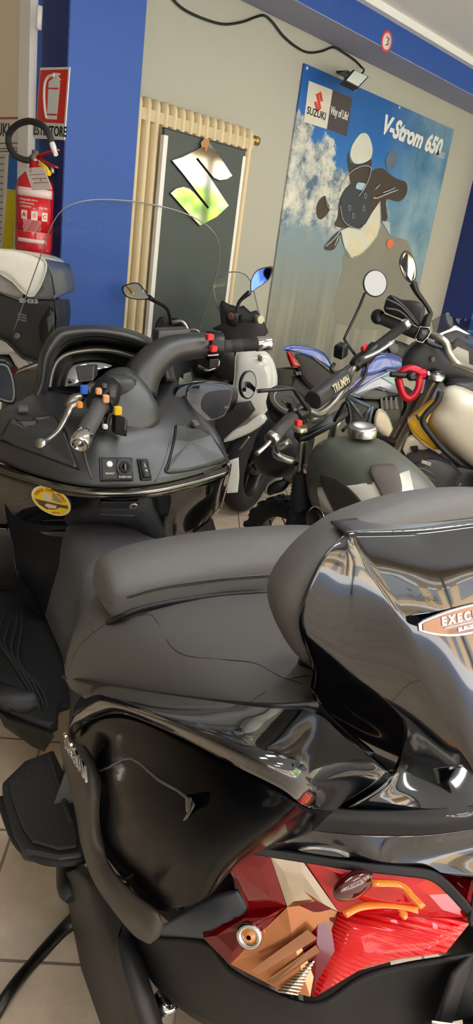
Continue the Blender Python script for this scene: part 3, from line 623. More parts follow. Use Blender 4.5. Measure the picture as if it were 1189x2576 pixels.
# emblem on the shell
bpy.context.view_layer.update()
def hit(u, v, objs, back=False):
    d = ray(u, v).normalized(); best = None
    for o in objs:
        b = BASES[o.name]; ok, loc, nr, ix = o.ray_cast(CAM - b, d)
        if ok and (best is None or (loc + b - CAM).length < (best[0] - CAM).length): best = (loc + b, nr if nr.dot(d) < 0 else -nr)
    return best
ec, en = hit(1183, 1556, [sh])
ex = (-M.L - en * (-M.L).dot(en)).normalized(); ey = en.cross(ex)
def boat(w, h, o=0): 
    pts = []
    for i in range(25):
        t = -1 + 2 * i / 24; pts.append((t * w, h * (.55 + .45 * (1 - t * t)) if abs(t) < .999 else h * .5))
    for i in range(25):
        t = 1 - 2 * i / 24; pts.append((t * w, -h * (1 - abs(t) ** 2.2)))
    return [ec + ex * a + ey * b + en * o for a, b in pts]
em = MB().prism(boat(.079, .0165, .0), en * .003).build('emblem', M_chrome, sh, bevel=.001)
MB().prism(boat(.074, .0135, .0031), en * .0008).build('emblem_field', mat('bronze enamel', (122, 62, 46), .25, coat=1), em)
text('EXECUTIVE', ec + ey * .0045 + en * .0045, ex, ey, .0125, 'lettering', M_wtext, em, .0006, sx=1.05, bold=.0006, spacing=1.55)
text('BURGMAN650', ec - ey * .008 + en * .0045, ex, ey, .006, 'lettering', M_wtext, em, .0004, sx=1.3, bold=.0003)
MB().tube([ec - ex * .045 - ey * .0025 + en * .0045, ec + ex * .045 - ey * .0025 + en * .0045], .0006, 6, 1).build('rule_line', M_wtext, em)
# ---- leg shield: inner panel, lip trim, glossy apron
def zrow(px, z): return [k(u, v, z=z) for u, v in px]
panel = [
    zrow([(-70, 1135), (0, 1163), (100, 1199), (200, 1221), (300, 1226), (400, 1216), (500, 1192), (578, 1162)], .84),
    zrow([(-60, 1080), (0, 1100), (100, 1125), (200, 1140), (300, 1145), (400, 1125), (490, 1100), (545, 1085)], .91),
    zrow([(-20, 1042), (25, 1045), (100, 1050), (200, 1060), (300, 1060), (400, 1040), (455, 1015), (480, 1018)], .97),
    [k(60, 1000, x=2.05), k(90, 985, x=2.06), k(150, 985, x=2.08), k(220, 990, x=2.1), k(300, 985, x=2.1), k(380, 960, x=2.1), k(425, 930, x=2.1), k(432, 935, x=2.1)]]
ip = G(panel, 'inner_panel', M_matte, sc, 6, thick=.004)
MB().grid([[k(-70, 1310, z=.62), k(0, 1330, z=.62), k(100, 1336, z=.62), k(185, 1336, z=.615)], [M(2.0, .42, .46), M(2.0, .33, .46), M(1.98, .24, .46), M(1.97, .13, .46)], [M(2.12, .44, .33), M(2.12, .34, .33), M(2.1, .25, .33), M(2.08, .14, .33)]], 5).build('leg_panel', M_matte2, sc, thick=.004, fix=False)
lipr = [zrow([(-70, 1140), (0, 1168), (100, 1204), (200, 1226), (300, 1231), (400, 1221), (500, 1197), (575, 1172)], .836),
        [p - M.F * .012 for p in zrow([(-70, 1152), (0, 1180), (100, 1212), (200, 1234), (300, 1240), (400, 1230), (500, 1207), (568, 1186)], .828)],
        zrow([(-70, 1160), (0, 1188), (100, 1220), (200, 1240), (300, 1247), (400, 1238), (500, 1215), (562, 1196)], .818)]
G(lipr, 'shield_trim', mat('dark chrome trim', (120, 116, 110), .18, metal=1), sc, 6, thick=.003)
apron = [zrow([(-70, 1160), (0, 1188), (100, 1220), (200, 1240), (300, 1247), (400, 1238), (500, 1215), (562, 1192), (580, 1165)], .818),
         zrow([(-70, 1220), (0, 1250), (100, 1280), (200, 1292), (300, 1296), (400, 1290), (480, 1270), (540, 1245), (572, 1210)], .73),
         zrow([(-70, 1310), (0, 1326), (100, 1326), (200, 1322), (300, 1323), (395, 1362), (460, 1352), (520, 1312), (555, 1275)], .62)]
ap = G(apron, 'apron', M_gloss, sc, 6, thick=.004)
bpy.context.view_layer.update()
def onp(u, v, o=None, lift=0):
    h_ = hit(u, v, [o or ip]); 
    return (h_[0] + h_[1] * lift, h_[1])
def line_on(px, o, name, r=.0022, m=None, close=False, sub=5, lift=0):
    pts = [onp(u, v, o, lift)[0] for u, v in px]
    mb = MB(); mb.tube(pts, r, 6, sub); return mb.build(name, m or M_black, o)
def lid(px, name, grow=.004):
    pts = [onp(u, v, ip, .0005)[0] for u, v in px]; c = sum(pts, V((0, 0, 0))) / len(pts); n_ = onp(px[0][0] * .5 + px[len(px) // 2][0] * .5, px[0][1] * .5 + px[len(px) // 2][1] * .5)[1]
    return pts, c, n_
lidL = [(4, 1100), (25, 1062), (36, 1052), (45, 1060), (92, 1060), (86, 1052), (130, 1048), (140, 1052), (165, 1090), (195, 1172), (192, 1178), (120, 1152), (40, 1122), (4, 1108)]
lidR = [(441, 1072), (460, 1072), (468, 1078), (480, 1080), (500, 1082), (530, 1098), (566, 1155), (520, 1172), (470, 1184), (418, 1188), (424, 1160), (436, 1110), (441, 1072)]
for nm, px in (('storage_lid', lidL), ('storage_lid', lidR)):
    pts = [onp(u, v, ip, .003)[0] for u, v in px]
    c = sum(pts, V((0, 0, 0))) / len(pts)
    mb = MB(); N = len(pts) - 1; P_ = pts[:N]
    n_ = onp(sum(p[0] for p in px) / len(px), sum(p[1] for p in px) / len(px))[1]
    inn = [c.lerp(p, .94) + n_ * .004 for p in P_]
    mb.add(P_ + inn + [c + n_ * .007], [(i, (i + 1) % N, N + (i + 1) % N, N + i) for i in range(N)] + [(N + i, N + (i + 1) % N, 2 * N) for i in range(N)], False)
    lo_ = mb.build(nm, M_matte, sc); line_on(px, ip, 'lid_gap', .003, lift=.001)
    (hu, hv) = (58, 1038) if px is lidL else (486, 1072)
    h0, hn = onp(hu, hv, ip, .006)
    ax = (onp(hu + 20, hv)[0] - onp(hu - 20, hv)[0]).normalized()
    MB().box(h0 + hn * .004, ax, hn.cross(ax), hn, .026 if px is lidL else .02, .022, .012).build('lid_latch', M_greyp, lo_, bevel=.003)
line_on([(210, 1130), (218, 1165), (232, 1206)], ip, 'panel_crease', .003, M_greyp)
line_on([(436, 1060), (425, 1120), (400, 1195), (390, 1212)], ip, 'panel_crease', .0025, M_greyp)
# ignition block, seat heater rocker, glove box lock
def plate(u, v, w, h, o, name, m, parent, t=.006, bev=.004, lift=0, tilt=None):
    c, n_ = onp(u, v, o, lift); ax = (onp(u + 12, v, o)[0] - onp(u - 12, v, o)[0]).normalized(); ay = n_.cross(ax)
    ob = MB().box(c + n_ * t / 2, ax, ay, n_, w, h, t).build(name, m, parent, bevel=bev, bseg=3); return ob, c + n_ * t, ax, ay, n_
ig, c, ax, ay, n_ = plate(292, 1181, .086, .060, ip, 'ignition_panel', M_black, ip, .006, .006)
MB().box(c + n_ * .001 - ax * .019, ax, ay, n_, .036, .052, .003).build('ignition_tile', M_matte2, ig, bevel=.002)
MB().box(c + n_ * .001 + ax * .020, ax, ay, n_, .036, .052, .003).build('ignition_tile', M_matte2, ig, bevel=.002)
MB().lathe(c - ax * .018 + ay * .012, n_, [(0, .008), (.004, .008), (.006, .006), (.006, 0)], 24).build('fob_button', M_wtext, ig)
MB().lathe(c + ax * .020 + ay * .004, n_, [(.002, .021), (.005, .021), (.006, .018), (.004, .014), (.010, .0135), (.011, .011), (.006, .008), (.006, 0)], 28).build('ignition_knob', M_black, ig)
MB().torus(c + ax * .020 + ay * .004 + n_ * .004, n_, .020, .0015, 28, 8).build('knob_ring', M_greyp, ig)
MB().box(c + ax * .020 + ay * .004 + n_ * .009, ax, ay, n_, .004, .016, .005).build('knob_key_slot', M_greyp, ig)
text('P.OFF ON', c + ax * .020 - ay * .021 + n_ * .003, ax, ay, .007, 'lettering', M_wtext, ig, .0003)
text('FRONT', c - ax * .018 - ay * .012 + n_ * .003, ax, ay, .007, 'lettering', M_wtext, ig, .0003)
rk, c, ax, ay, n_ = plate(362, 1182, .032, .060, ip, 'rocker_switch', M_black, ip, .006, .004)
MB().loft([[c + ax * a * .011 + ay * b + n_ * hh for a in (-1, 1)] + [c + ax * a * .011 + ay * b + n_ * -.001 for a in (1, -1)] for b, hh in ((-.024, .007), (0, .003), (.024, .005))], 4).build('rocker', M_matte2, rk)
text('L', c + ay * .008 + n_ * .0055, ax, ay, .012, 'lettering', M_wtext, rk, .0004); text('HI', c - ay * .006 + n_ * .0055, ax, ay, .008, 'lettering', M_wtext, rk, .0004)
gb, c, ax, ay, n_ = plate(300, 1268, .100, .032, ap, 'glove_box_handle', M_matte2, ap, .005, .005)
MB().lathe(c + ax * .036, n_, [(0, .012), (.003, .012), (.004, .009), (.002, .007), (.002, 0)], 24).build('lock_barrel', M_silver, gb); MB().box(c + ax * .036 + n_ * .003, ax, ay, n_, .002, .008, .002).build('lock_slot', M_black, gb)
line_on([(252, 1293), (300, 1296), (338, 1297)], ap, 'apron_highlight_edge', .0016, M_greyp)
# round yellow sticker
c, n_ = onp(129, 1260, ap, .0006); ax = (onp(150, 1262, ap)[0] - onp(108, 1258, ap)[0]).normalized(); ay = n_.cross(ax)
SQ = 1.22
ay = ay * SQ
def disc(r, o, sy=1.0, a0=0, a1=2 * math.pi, n=40): return [c + ax * (r * math.cos(a0 + (a1 - a0) * i / n)) + ay * (r * sy * math.sin(a0 + (a1 - a0) * i / n)) + n_ * o for i in range(n)]
stk = MB().prism(disc(.054, 0, .80), n_ * .0008).build('round_sticker', mat('sticker white', (235, 228, 205), .4), ap)
MB().prism(disc(.050, .0008, .79), n_ * .0004).build('sticker_field', mat('sticker yellow', (240, 205, 40), .4), stk)
def arctext(s_, r, a0, a1, size, m, parent, sy=.8):
    for i, ch in enumerate(s_):
        if ch == ' ': continue
        t = a0 + (a1 - a0) * i / (len(s_) - 1); p = c + ax * (r * math.cos(t)) + ay * (r * sy * math.sin(t)) + n_ * .0014
        xd = ax * math.sin(t) - ay * math.cos(t); text(ch, p, xd, n_.cross(xd), size, 'lettering', m, parent, .0003, bold=.0004)
M_dor = mat('orange ink', (196, 84, 24), .5); M_brn = mat('brown ink', (92, 70, 56), .6); M_cream = mat('cream ink', (214, 200, 176), .6)
arctext('TORRE DEL MORO', .041, math.radians(148), math.radians(10), .0115, M_dor, stk)
text('AUTO', c - ay * .034 + n_ * .0014, ax, ay, .009, 'lettering', M_dor, stk, .0003, bold=.0003)
mb = MB(); mb.prism([c + ax * a + ay * b + n_ * .0012 for a, b in ((-.046, .004), (-.01, -.002), (.03, -.008), (.045, -.008), (.042, -.018), (.02, -.016), (0, -.024), (-.024, -.025), (-.040, -.013))], n_ * .0003).build('picture_patch', M_brn, stk)
mb = MB(); mb.prism([c + ax * (-.008 + .014 * math.cos(i * .4189)) + ay * (.012 + .013 * math.sin(i * .4189)) + n_ * .0013 for i in range(15)], n_ * .0003).build('picture_patch', M_cream, stk)
mb = MB(); mb.prism([c + ax * a + ay * b + n_ * .0013 for a, b in ((.008, .004), (.012, .02), (.019, .028), (.025, .018), (.032, .008), (.034, -.002), (.02, 0))], n_ * .0003).build('picture_patch', mat('olive ink', (150, 146, 120), .6), stk)
mb = MB(); mb.prism([c + ax * a + ay * b + n_ * .0016 for a, b in ((-.018, -.008), (-.008, -.008), (.012, -.012), (.006, -.02), (-.016, -.021), (-.024, -.014))], n_ * .0003).build('picture_patch', M_cream, stk)
# ---- instrument hood, recess, dial glass
def arc(px, x): return [k(u, v, x=x) for u, v in px]
outer = [(70, 1010), (92, 965), (103, 890), (138, 834), (180, 823), (240, 820), (300, 826), (350, 840), (400, 868), (425, 905), (440, 960)]
rim = [(84, 1005), (103, 960), (113, 893), (146, 842), (184, 831), (240, 828), (298, 835), (345, 849), (392, 876), (414, 910), (428, 960)]
inn = [(112, 1005), (117, 955), (128, 900), (158, 858), (192, 846), (240, 841), (294, 848), (341, 861), (386, 885), (405, 916), (416, 960)]
deep = [(130, 1005), (134, 958), (142, 912), (170, 882), (198, 872), (240, 867), (288, 872), (328, 884), (365, 902), (382, 925), (390, 960)]
hood = MB().grid([arc(outer, 2.16), arc(outer, 2.08), arc(rim, 2.03), arc(inn, 2.035), arc(inn, 2.07)], 5).build('instrument_hood', M_matte, sc, thick=.003, fix=False)
rec = MB().grid([arc(inn, 2.06), arc(deep, 2.14)], 4).build('hood_recess', M_black, sc, thick=.002, fix=False)
gl = [(128, 1003), (127, 960), (140, 915), (165, 893), (200, 884), (245, 880), (290, 884), (325, 893), (350, 905), (370, 940), (330, 985), (250, 1010), (170, 1012)]
gpt = [k(u, v, x=2.125 - (v - 880) * .0003) for u, v in smooth_loop([V((a, b, 0)) for a, b in gl], 3) for _ in (0,)] if False else [k(q.x, q.y, x=2.115 - (q.y - 880) * .00024) for q in smooth_loop([V((a, b, 0)) for a, b in gl], 3)]
dc = sum(gpt, V((0, 0, 0))) / len(gpt)
MB().add(gpt + [dc], [(i, (i + 1) % len(gpt), len(gpt)) for i in range(len(gpt))]).build('dial_glass', mat('dial glass', (150, 154, 160), .03, metal=1, var=.05), sc, thick=.006, fix=False)
bzl = MB(); bzl.tube(gpt + [gpt[0]], .007, 8, 1); bzl.build('dial_bezel', mat('silver bezel', (150, 148, 144), .3, metal=.6), sc)
back_ = [k(u, v, x=2.17) for u, v in [(100, 1000), (105, 900), (150, 850), (240, 835), (340, 850), (400, 900), (420, 970), (300, 1020)]]
MB().prism(back_, M.F * .02).build('dash_backing', M_black, sc)
# ---- handlebar cover and steering pod
ck = [(345, 985, 1.92), (362, 938, 1.94), (398, 898, 1.96), (445, 876, 1.975), (520, 868, 1.98)]
hc = MB().tube([k(u, v, x=x) for u, v, x in ck], [.056, .052, .045, .040, .037], 18, 6).build('handlebar_cover', M_matte, sc)
pod = [(268, 935), (320, 925), (362, 960), (392, 1010), (403, 1052), (378, 1086), (310, 1108), (248, 1104), (222, 1070), (232, 990)]
pl_ = smooth_loop([V((a, b, 0)) for a, b in pod], 4); pc = V((308, 1005, 0)); secs = []
for s_, x in ((1.0, 1.80), (.985, 1.775), (.88, 1.755), (.6, 1.745), (.2, 1.74)):
    secs.append([k(*(pc.lerp(q, s_)).xy, x=x + .0006 * (1105 - pc.lerp(q, s_).y)) for q in pl_])
bk0 = [k(*(pc.lerp(q, .92)).xy, x=1.92 + .0006 * (1105 - q.y)) for q in pl_]
MB().loft([bk0] + secs, 2).build('steering_pod', M_matte, sc)
MB().box(k(430, 843, x=2.0), k(460, 843, x=2.0) - k(400, 846, x=2.0), M.F, M.U, .10, .05, .04).build('master_cylinder', M_matte, sc, bevel=.006)
# right grip and switchgear
g0, g1, g2, g3 = k(516, 868, x=1.98), k(556, 872, x=1.975), k(645, 866, x=1.955), k(684, 862, x=1.945)
ax_ = (g3 - g1).normalized()
sw = MB().tube([g0, g0.lerp(g1, .15), g0.lerp(g1, .85), g1], [.040, .045, .045, .038], 20, 1).build('switch_housing', M_black, sc, bevel=.002)
gr_ = MB().tube([g1, g1.lerp(g2, .02), g1.lerp(g2, .25), g1.lerp(g2, .27), g1.lerp(g2, .3), g1.lerp(g2, .55), g1.lerp(g2, .57), g1.lerp(g2, .6), g1.lerp(g2, .97), g2], [.022, .0195, .0195, .018, .0195, .0195, .018, .0195, .0195, .022], 20, 1).build('grip', M_rubber, sc)
MB().lathe(g2, ax_, [(0, .0205), (.002, .022), (.042, .022), (.046, .020), (.047, .012), (.044, .010), (.044, 0)], 28).build('bar_end_weight', M_chrome, sc)
def knob(u, v, x, sx, sy, sz, name, m, parent=None, ax=None): return MB().box(k(u, v, x=x), ax or ax_, M.U, M.F, sx, sy, sz).build(name, m, parent or sc, bevel=.003)
knob(527, 848, 1.925, .020, .018, .02, 'stop_switch', M_red, sw); knob(536, 877, 1.925, .018, .018, .02, 'starter_button', M_red, sw); knob(535, 893, 1.925, .034, .006, .01, 'switch_trim', M_chrome, sw)
MB().box(k(533, 912, x=1.95), ax_, M.U, M.F, .032, .03, .03).build('switch_box', M_black, sw, bevel=.004)
MB().tube([k(500, 922, x=2.0), k(520, 931, x=1.97), k(545, 922, x=1.97), k(550, 905, x=1.98)], .005, 8, 4).build('brake_lever', M_silver, sc)
MB().tube([k(472, 845, x=2.06), k(480, 830, x=2.06), k(497, 832, x=2.05), k(500, 845, x=2.05)], .004, 8, 3).build('cable_hook', M_steel, sc)
# left grip, lever and switch cluster
a0, a1, a2, a3 = k(196, 1125, x=1.62), k(212, 1092, x=1.655), k(250, 1022, x=1.735), k(272, 975, x=1.80)
ax2 = (a0 - a2).normalized()
MB().tube([a1, a1.lerp(a2, .03), a1.lerp(a2, .96), a2], [.0225, .0215, .0215, .0265], 24, 1).build('grip', M_greyp if False else mat('worn grip rubber', (70, 70, 70), .6, bump=.5, bscale=260), sc)
MB().lathe(a1, (a0 - a1), [(0, .021), (.002, .0235), (.035, .0235), (.040, .021), (.040, .016), (.036, .015), (.036, .010), (.039, .009), (.039, 0)], 28).build('bar_end_weight', M_chrome, sc)
lsw = MB().tube([a2, a2.lerp(a3, .1), a2.lerp(a3, .5), a3], [.034, .036, .040, .036], 20, 2).build('switch_housing', M_black, sc)
MB().tube([a3, k(290, 972, x=1.83), k(320, 975, x=1.86)], [.030, .032, .036], 16, 3).build('handlebar_cover', M_matte, sc)
MB().loft([[k(188, 922, x=1.84), k(238, 918, x=1.84), k(236, 958, x=1.80), k(196, 962, x=1.80)], [k(206, 918, x=1.90), k(246, 916, x=1.90), k(246, 945, x=1.88), k(215, 950, x=1.88)]], 1).build('brake_reservoir', mat('reservoir plastic', (44, 42, 42), .45), sc, bevel=.004)
MB().loft([[k(212, 968, x=1.77), k(285, 958, x=1.77), k(292, 1005, x=1.76), k(285, 1035, x=1.76), k(262, 1010, x=1.74), k(225, 990, x=1.75)], [k(225, 960, x=1.84), k(280, 955, x=1.84), k(288, 1000, x=1.82), k(283, 1030, x=1.82), k(262, 1005, x=1.8), k(230, 985, x=1.8)]], 1).build('switch_cluster', mat('worn switch casing', (58, 58, 60), .4), lsw, bevel=.004)
def kb(u, v, x, w, h, m, name, par=lsw): return MB().box(k(u, v, x=x), ir, M.U, M.F, w, h, .014).build(name, m, par, bevel=.003)
kb(211, 980, 1.735, .017, .022, M_sblue, 'mode_switch'); kb(200, 1018, 1.71, .014, .016, M_yellow if False else M_orange, 'parking_tab')
kb(248, 984, 1.725, .014, .016, mat('peach switch', (240, 176, 122), .4), 'dip_switch'); kb(266, 1003, 1.715, .015, .02, MATS['peach switch'], 'turn_switch')
kb(262, 970, 1.74, .012, .012, M_greyp, 'horn_button'); kb(282, 990, 1.72, .016, .02, M_greyp, 'mode_rocker')
kb(296, 1033, 1.70, .018, .022, M_yellow, 'yellow_button'); kb(264, 1073, 1.69, .012, .012, M_wtext, 'wire_tag')
MB().box(k(300, 1070, x=1.715), ir * .9 - iu * .2, M.U, M.F, .032, .045, .03).build('flasher_box', M_black, lsw, bevel=.003)
MB().box(k(314, 1066, x=1.70), ir, M.U, M.F, .004, .03, .012).build('flasher_label', M_greyp, lsw)
mb = MB(); mb.tube([k(255, 1050, x=1.73), k(262, 1080, x=1.72), k(275, 1045, x=1.73), k(285, 1020, x=1.74)], .006, 8, 4); mb.build('wiring', M_black, lsw)
MB().tube([k(205, 1012, x=1.74), k(180, 1022, x=1.74), k(168, 1045, x=1.73), k(145, 1085, x=1.69), k(118, 1108, x=1.655), k(103, 1114, x=1.64)], [.010, .013, .010, .0085, .0075, .012], 12, 5, flat=.75).build('brake_lever', M_silver, sc)
MB().ell(k(102, 1115, x=1.638), ir * .012, iu * .012, M.F * .010).build('lever_ball', M_silver, sc)
MB().tube([k(170, 1028, x=1.745), k(185, 1005, x=1.76), k(205, 1000, x=1.77)], [.012, .014, .012], 10, 3).build('lever_bracket', M_steel, sc)
# ---- windscreen: clear sheet with a rounded top, edge bead
wpx = [(30, 845, 2.10), (62, 755, 1.98), (98, 655, 1.86), (122, 585, 1.79), (150, 535, 1.76), (190, 511, 1.745), (250, 502, 1.74), (330, 506, 1.74), (400, 518, 1.745), (460, 535, 1.755), (510, 560, 1.765), (542, 592, 1.785), (553, 632, 1.82), (546, 680, 1.87), (530, 735, 1.93), (512, 795, 2.01), (500, 838, 2.08)]
wp = [k(u, v, x=x) for u, v, x in wpx]
wsr = []
n = len(wp); hw_ = n // 2
for i in range(hw_ + 1):
    L_, R_ = wp[i], wp[n - 1 - i]; mid_ = (L_ + R_) / 2; bow = M.F * (.10 * (1 - i / hw_) ** .5 if i < hw_ else 0)
    wsr.append([L_, L_.lerp(R_, .25) + bow * .75, mid_ + bow, L_.lerp(R_, .75) + bow * .75, R_])
ws = G(wsr, 'windscreen', GL, sc, 5, thick=.0)
eb = MB(); eb.tube(wp, .0013, 6, 4); eb.build('windscreen_edge', mat('acrylic edge', (120, 124, 124), .2, coat=1), ws)
# ---- mirrors on the fairing
def fmirror(px, x0, nm, glasspx, tilt):
    ob = [k(u, v, x=x0 + tilt * (u - px[0][0])) for u, v in px]; lp = smooth_loop(ob, 3); cc = sum(lp, V((0, 0, 0))) / len(lp)
    mb = MB(); mb.loft([lp, [cc.lerp(p, 1.03) + M.F * .02 for p in lp], [cc.lerp(p, .8) + M.F * .06 for p in lp], [cc.lerp(p, .3) + M.F * .08 for p in lp]], 2)
    h_ = mb.build(nm, M_gloss, sc)
    gp = [k(u, v, x=x0 + tilt * (u - px[0][0]) - .003) for u, v in glasspx]; gp = smooth_loop(gp, 2)
    g_ = MB().prism(gp, -M.F * .002).build('mirror_glass', M_dmirror, h_)
    MB().tube(gp + [gp[0]], .003, 6, 1).build('mirror_rim', M_greyp, h_)
    return h_
mh = fmirror([(440, 1000), (455, 975), (500, 963), (550, 964), (592, 976), (598, 1000), (585, 1030), (555, 1048), (510, 1060), (470, 1052), (448, 1030)], 1.98, 'mirror_housing', [(472, 985), (485, 970), (530, 966), (578, 975), (580, 1000), (562, 1045), (520, 1056), (482, 1050), (470, 1030)], 0)
kb_ = [k(u, v, x=1.974) for u, v in ((512, 1035), (522, 1010), (534, 990), (540, 1000), (530, 1022), (523, 1042))]
fmirror([(-40, 925), (-10, 912), (22, 915), (38, 960), (40, 1005), (30, 1018), (0, 1010), (-40, 990)], 1.75, 'mirror_housing', [(-36, 930), (-8, 918), (18, 922), (32, 962), (34, 1000), (26, 1010), (0, 1003), (-36, 985)], 0)
MB().tube([k(420, 1010, x=2.02), k(450, 1000, x=2.02)], [.04, .03], 12, 1).build('mirror_stalk', M_matte2, sc)
# ---- nose, front wheel and rear wheel (low down, mostly hidden)
lofts(M, [(1.90, [(.2, .34), (.28, .60), (.275, .80), (.0, .80)]), (2.1, [(.2, .36), (.27, .62), (.27, .90), (.20, .99), (0, 1.0)]), (2.3, [(.15, .42), (.24, .62), (.24, .86), (.16, 1.0), (0, 1.02)]), (2.5, [(.08, .52), (.12, .62), (.11, .78), (.06, .84), (0, .85)])], sub=4, csub=3).build('front_fairing', M_gloss, sc)
def wheel(fr, x, r, w, parent, rim_m, spokes=5, name='wheel', l0=0, steer=0, disc=True, z=None):
    c = fr(x, l0, z or r); axl = fr.L * math.cos(steer) + fr.F * math.sin(steer)
    ty = MB(); ty.lathe(c, axl, [(-w * .38, r * .70), (-w * .5, r * .78), (-w * .5, r * .88), (-w * .36, r * .965), (-w * .15, r), (w * .15, r), (w * .36, r * .965), (w * .5, r * .88), (w * .5, r * .78), (w * .38, r * .70)], 48)
    t_ = ty.build('tyre', M_tyre, parent)
    rm = MB(); rm.lathe(c, axl, [(-w * .40, r * .72), (-w * .40, r * .66), (-w * .1, r * .60), (w * .1, r * .60), (w * .40, r * .66), (w * .40, r * .72)], 48); rm.lathe(c, axl, [(-w * .45, .0), (-w * .45, r * .16), (w * .45, r * .16), (w * .45, 0)], 24)
    up_ = axl.orthogonal().normalized(); sd2 = axl.cross(up_)
    for i in range(spokes):
        t = 2 * math.pi * i / spokes; e = up_ * math.cos(t) + sd2 * math.sin(t)
        rm.tube([c + e * r * .12, c + e * r * .40, c + e * r * .66], [r * .09, r * .06, r * .075], 8, 1, flat=.5)
    rm.build('rim', rim_m, parent)
    if disc:
        dk = MB(); 
        for s_ in ((1,) if disc == 1 else (1, -1)): dk.lathe(c + axl * (w * .52 * s_), axl, [(-.002, r * .28), (-.002, r * .48), (.002, r * .48), (.002, r * .28), (-.002, r * .28)], 40)
        dk.build('brake_disc', M_steel, parent)
    return c
M_rimb = mat('black rim', (24, 24, 25), .35)
wheel(M, 2.22, .29, .13, sc, M_rimb); wheel(M, .80, .27, .15, sc, M_rimb)
fk = MB().tube([M(2.2, .1, .27), M(2.02, .1, .75)], .024, 12, 1); fk.build('fork_leg', M_black, sc)
fk = MB().tube([M(2.2, -.1, .27), M(2.02, -.1, .75)], .024, 12, 1); fk.build('fork_leg', M_black, sc)
MB().torus(M(2.22, 0, .29), M.L, .305, .05, 30, 10, 1.5, math.radians(-20), math.radians(150), M.F).build('front_mudguard', M_gloss, sc)
MB().tube([M(.9, -.26, .30), M(.62, -.28, .36), M(.44, -.28, .46)], [.05, .075, .07], 16, 4).build('silencer', M_steel, sc)

def mirror_part(o, parent):
    """the same part on the scooter's other flank"""
    me = bpy.data.meshes.new(o.name.split('.')[0]); b = BASES[o.name]
    me.from_pydata([tuple(M.mir(v.co + b) - b) for v in o.data.vertices], [], [tuple(reversed(p.vertices)) for p in o.data.polygons])
    me.polygons.foreach_set('use_smooth', [p.use_smooth for p in o.data.polygons]); me.materials.append(o.data.materials[0]); me.update()
    c = bpy.data.objects.new(o.name.split('.')[0], me); COL.objects.link(c); c.parent = parent; BASES[c.name] = b
    for md in o.modifiers:
        n = c.modifiers.new(md.name, md.type)
        for a in (('thickness', 'offset') if md.type == 'SOLIDIFY' else ('width', 'segments', 'limit_method', 'angle_limit') if md.type == 'BEVEL' else ('levels', 'render_levels')): setattr(n, a, getattr(md, a))
    for ch in o.children: 
        if 'lettering' not in ch.name: mirror_part(ch, c)
    return c
for nm in ('tail_lamp', 'lamp_bezel', 'rear_fender', 'fender_wedge', 'lower_trim', 'passenger_step', 'step_rim', 'floorboard', 'floorboard_end', 'leg_panel'):
    for o in [q for q in sc.children if q.name.split('.')[0] == nm] + [q for q in st_.children if q.name.split('.')[0] == nm and nm != 'step_rim']: mirror_part(o, sc)
# ================================================================ things on the walls
def PY(u, v, y): d = ray(u, v); return d * (y / d.dot(cH)) + CAM
# ---- radiator
M_rad = mat('cream radiator enamel', (214, 196, 156), .4, var=.03)
rt = WC(WP(500, 282, .12)); x0 = WC(WP(352, 240, .12))[0]; x1 = WC(WP(643, 328, .12))[0]
rad = thing('radiator', W((x0 + x1) / 2, .09, 0), 'cream column radiator on the wall between blue pillar and motorcycle poster', 'radiator')
zt = rt[2]; nc = 16; pw = (x1 - x0) / 14.6
for i in range(nc):
    w = x1 - pw * (i + .5)
    mb = MB(); secs = []
    for z in (.16, .18, zt - .03, zt - .012, zt): 
        s_ = 1 if .17 < z < zt - .02 else (.85 if z < zt - .001 else .55)
        secs.append([W(w + math.cos(t) * pw * .40 * s_, .085 + math.sin(t) * .045 * s_, z) for t in [2 * math.pi * q / 14 for q in range(14)]])
    mb.loft(secs, 1); mb.build('column', M_rad, rad)
for z_ in (zt - .10, .2): wbox(MB(), x1 - pw * nc, x1, .05, .12, z_, z_ + .05).build('header_pipe', mat('radiator pipe enamel', (196, 178, 138), .5), rad)
MB().lathe(W(x1, .085, zt - .045), wdir, [(0, .016), (.03, .016), (.03, .024), (.06, .024), (.062, .02), (.062, 0)], 18).build('end_valve', mat('brass valve', (176, 146, 84), .35, metal=.7), rad)
for z_ in (.3, zt - .3): wbox(MB(), x1 - .1, x1 - .06, .002, .06, z_, z_ + .04).build('wall_bracket', M_rad, rad)
for w in (x1 - .08, x1 - .7): MB().tube([W(w, .085, 0), W(w, .085, .18)], .015, 10, 1).build('foot', M_rad, rad)
# ---- display board with the mirror-finish emblem
PB = .16
tl_, tr_, bl_ = WC(WP(415, 320, PB)), WC(WP(618, 380, PB)), WC(WP(362, 820, PB))
bw0, bw1, bzt = tl_[0], tr_[0], (tl_[2] + tr_[2]) / 2
bd = thing('display_board', W((bw0 + bw1) / 2, PB, .0), 'tall charcoal display board with pale edges leaning on the cream radiator', 'board')
M_char = mat('charcoal board', (70, 76, 74), .55, var=.04, scale=4)
wbox(MB(), bw0, bw1, PB - .022, PB, .0, bzt).build('panel', M_char, bd, bevel=.002)
wbox(MB(), bw0 - .004, bw0 + .022, PB - .022, PB + .003, .0, bzt - .03).build('edge_strip', M_white, bd)
wbox(MB(), bw1 - .018, bw1 + .003, PB - .022, PB + .003, .0, bzt - .03).build('edge_strip', M_white, bd)
wbox(MB(), bw0 - .002, bw1 + .003, PB - .023, PB + .002, bzt - .004, bzt + .003).build('top_edge', M_black, bd)
def zc(X, Y, o, ox=0, oy=0, s=1.9817): return WP(ox + X / s, oy + Y / s, o)
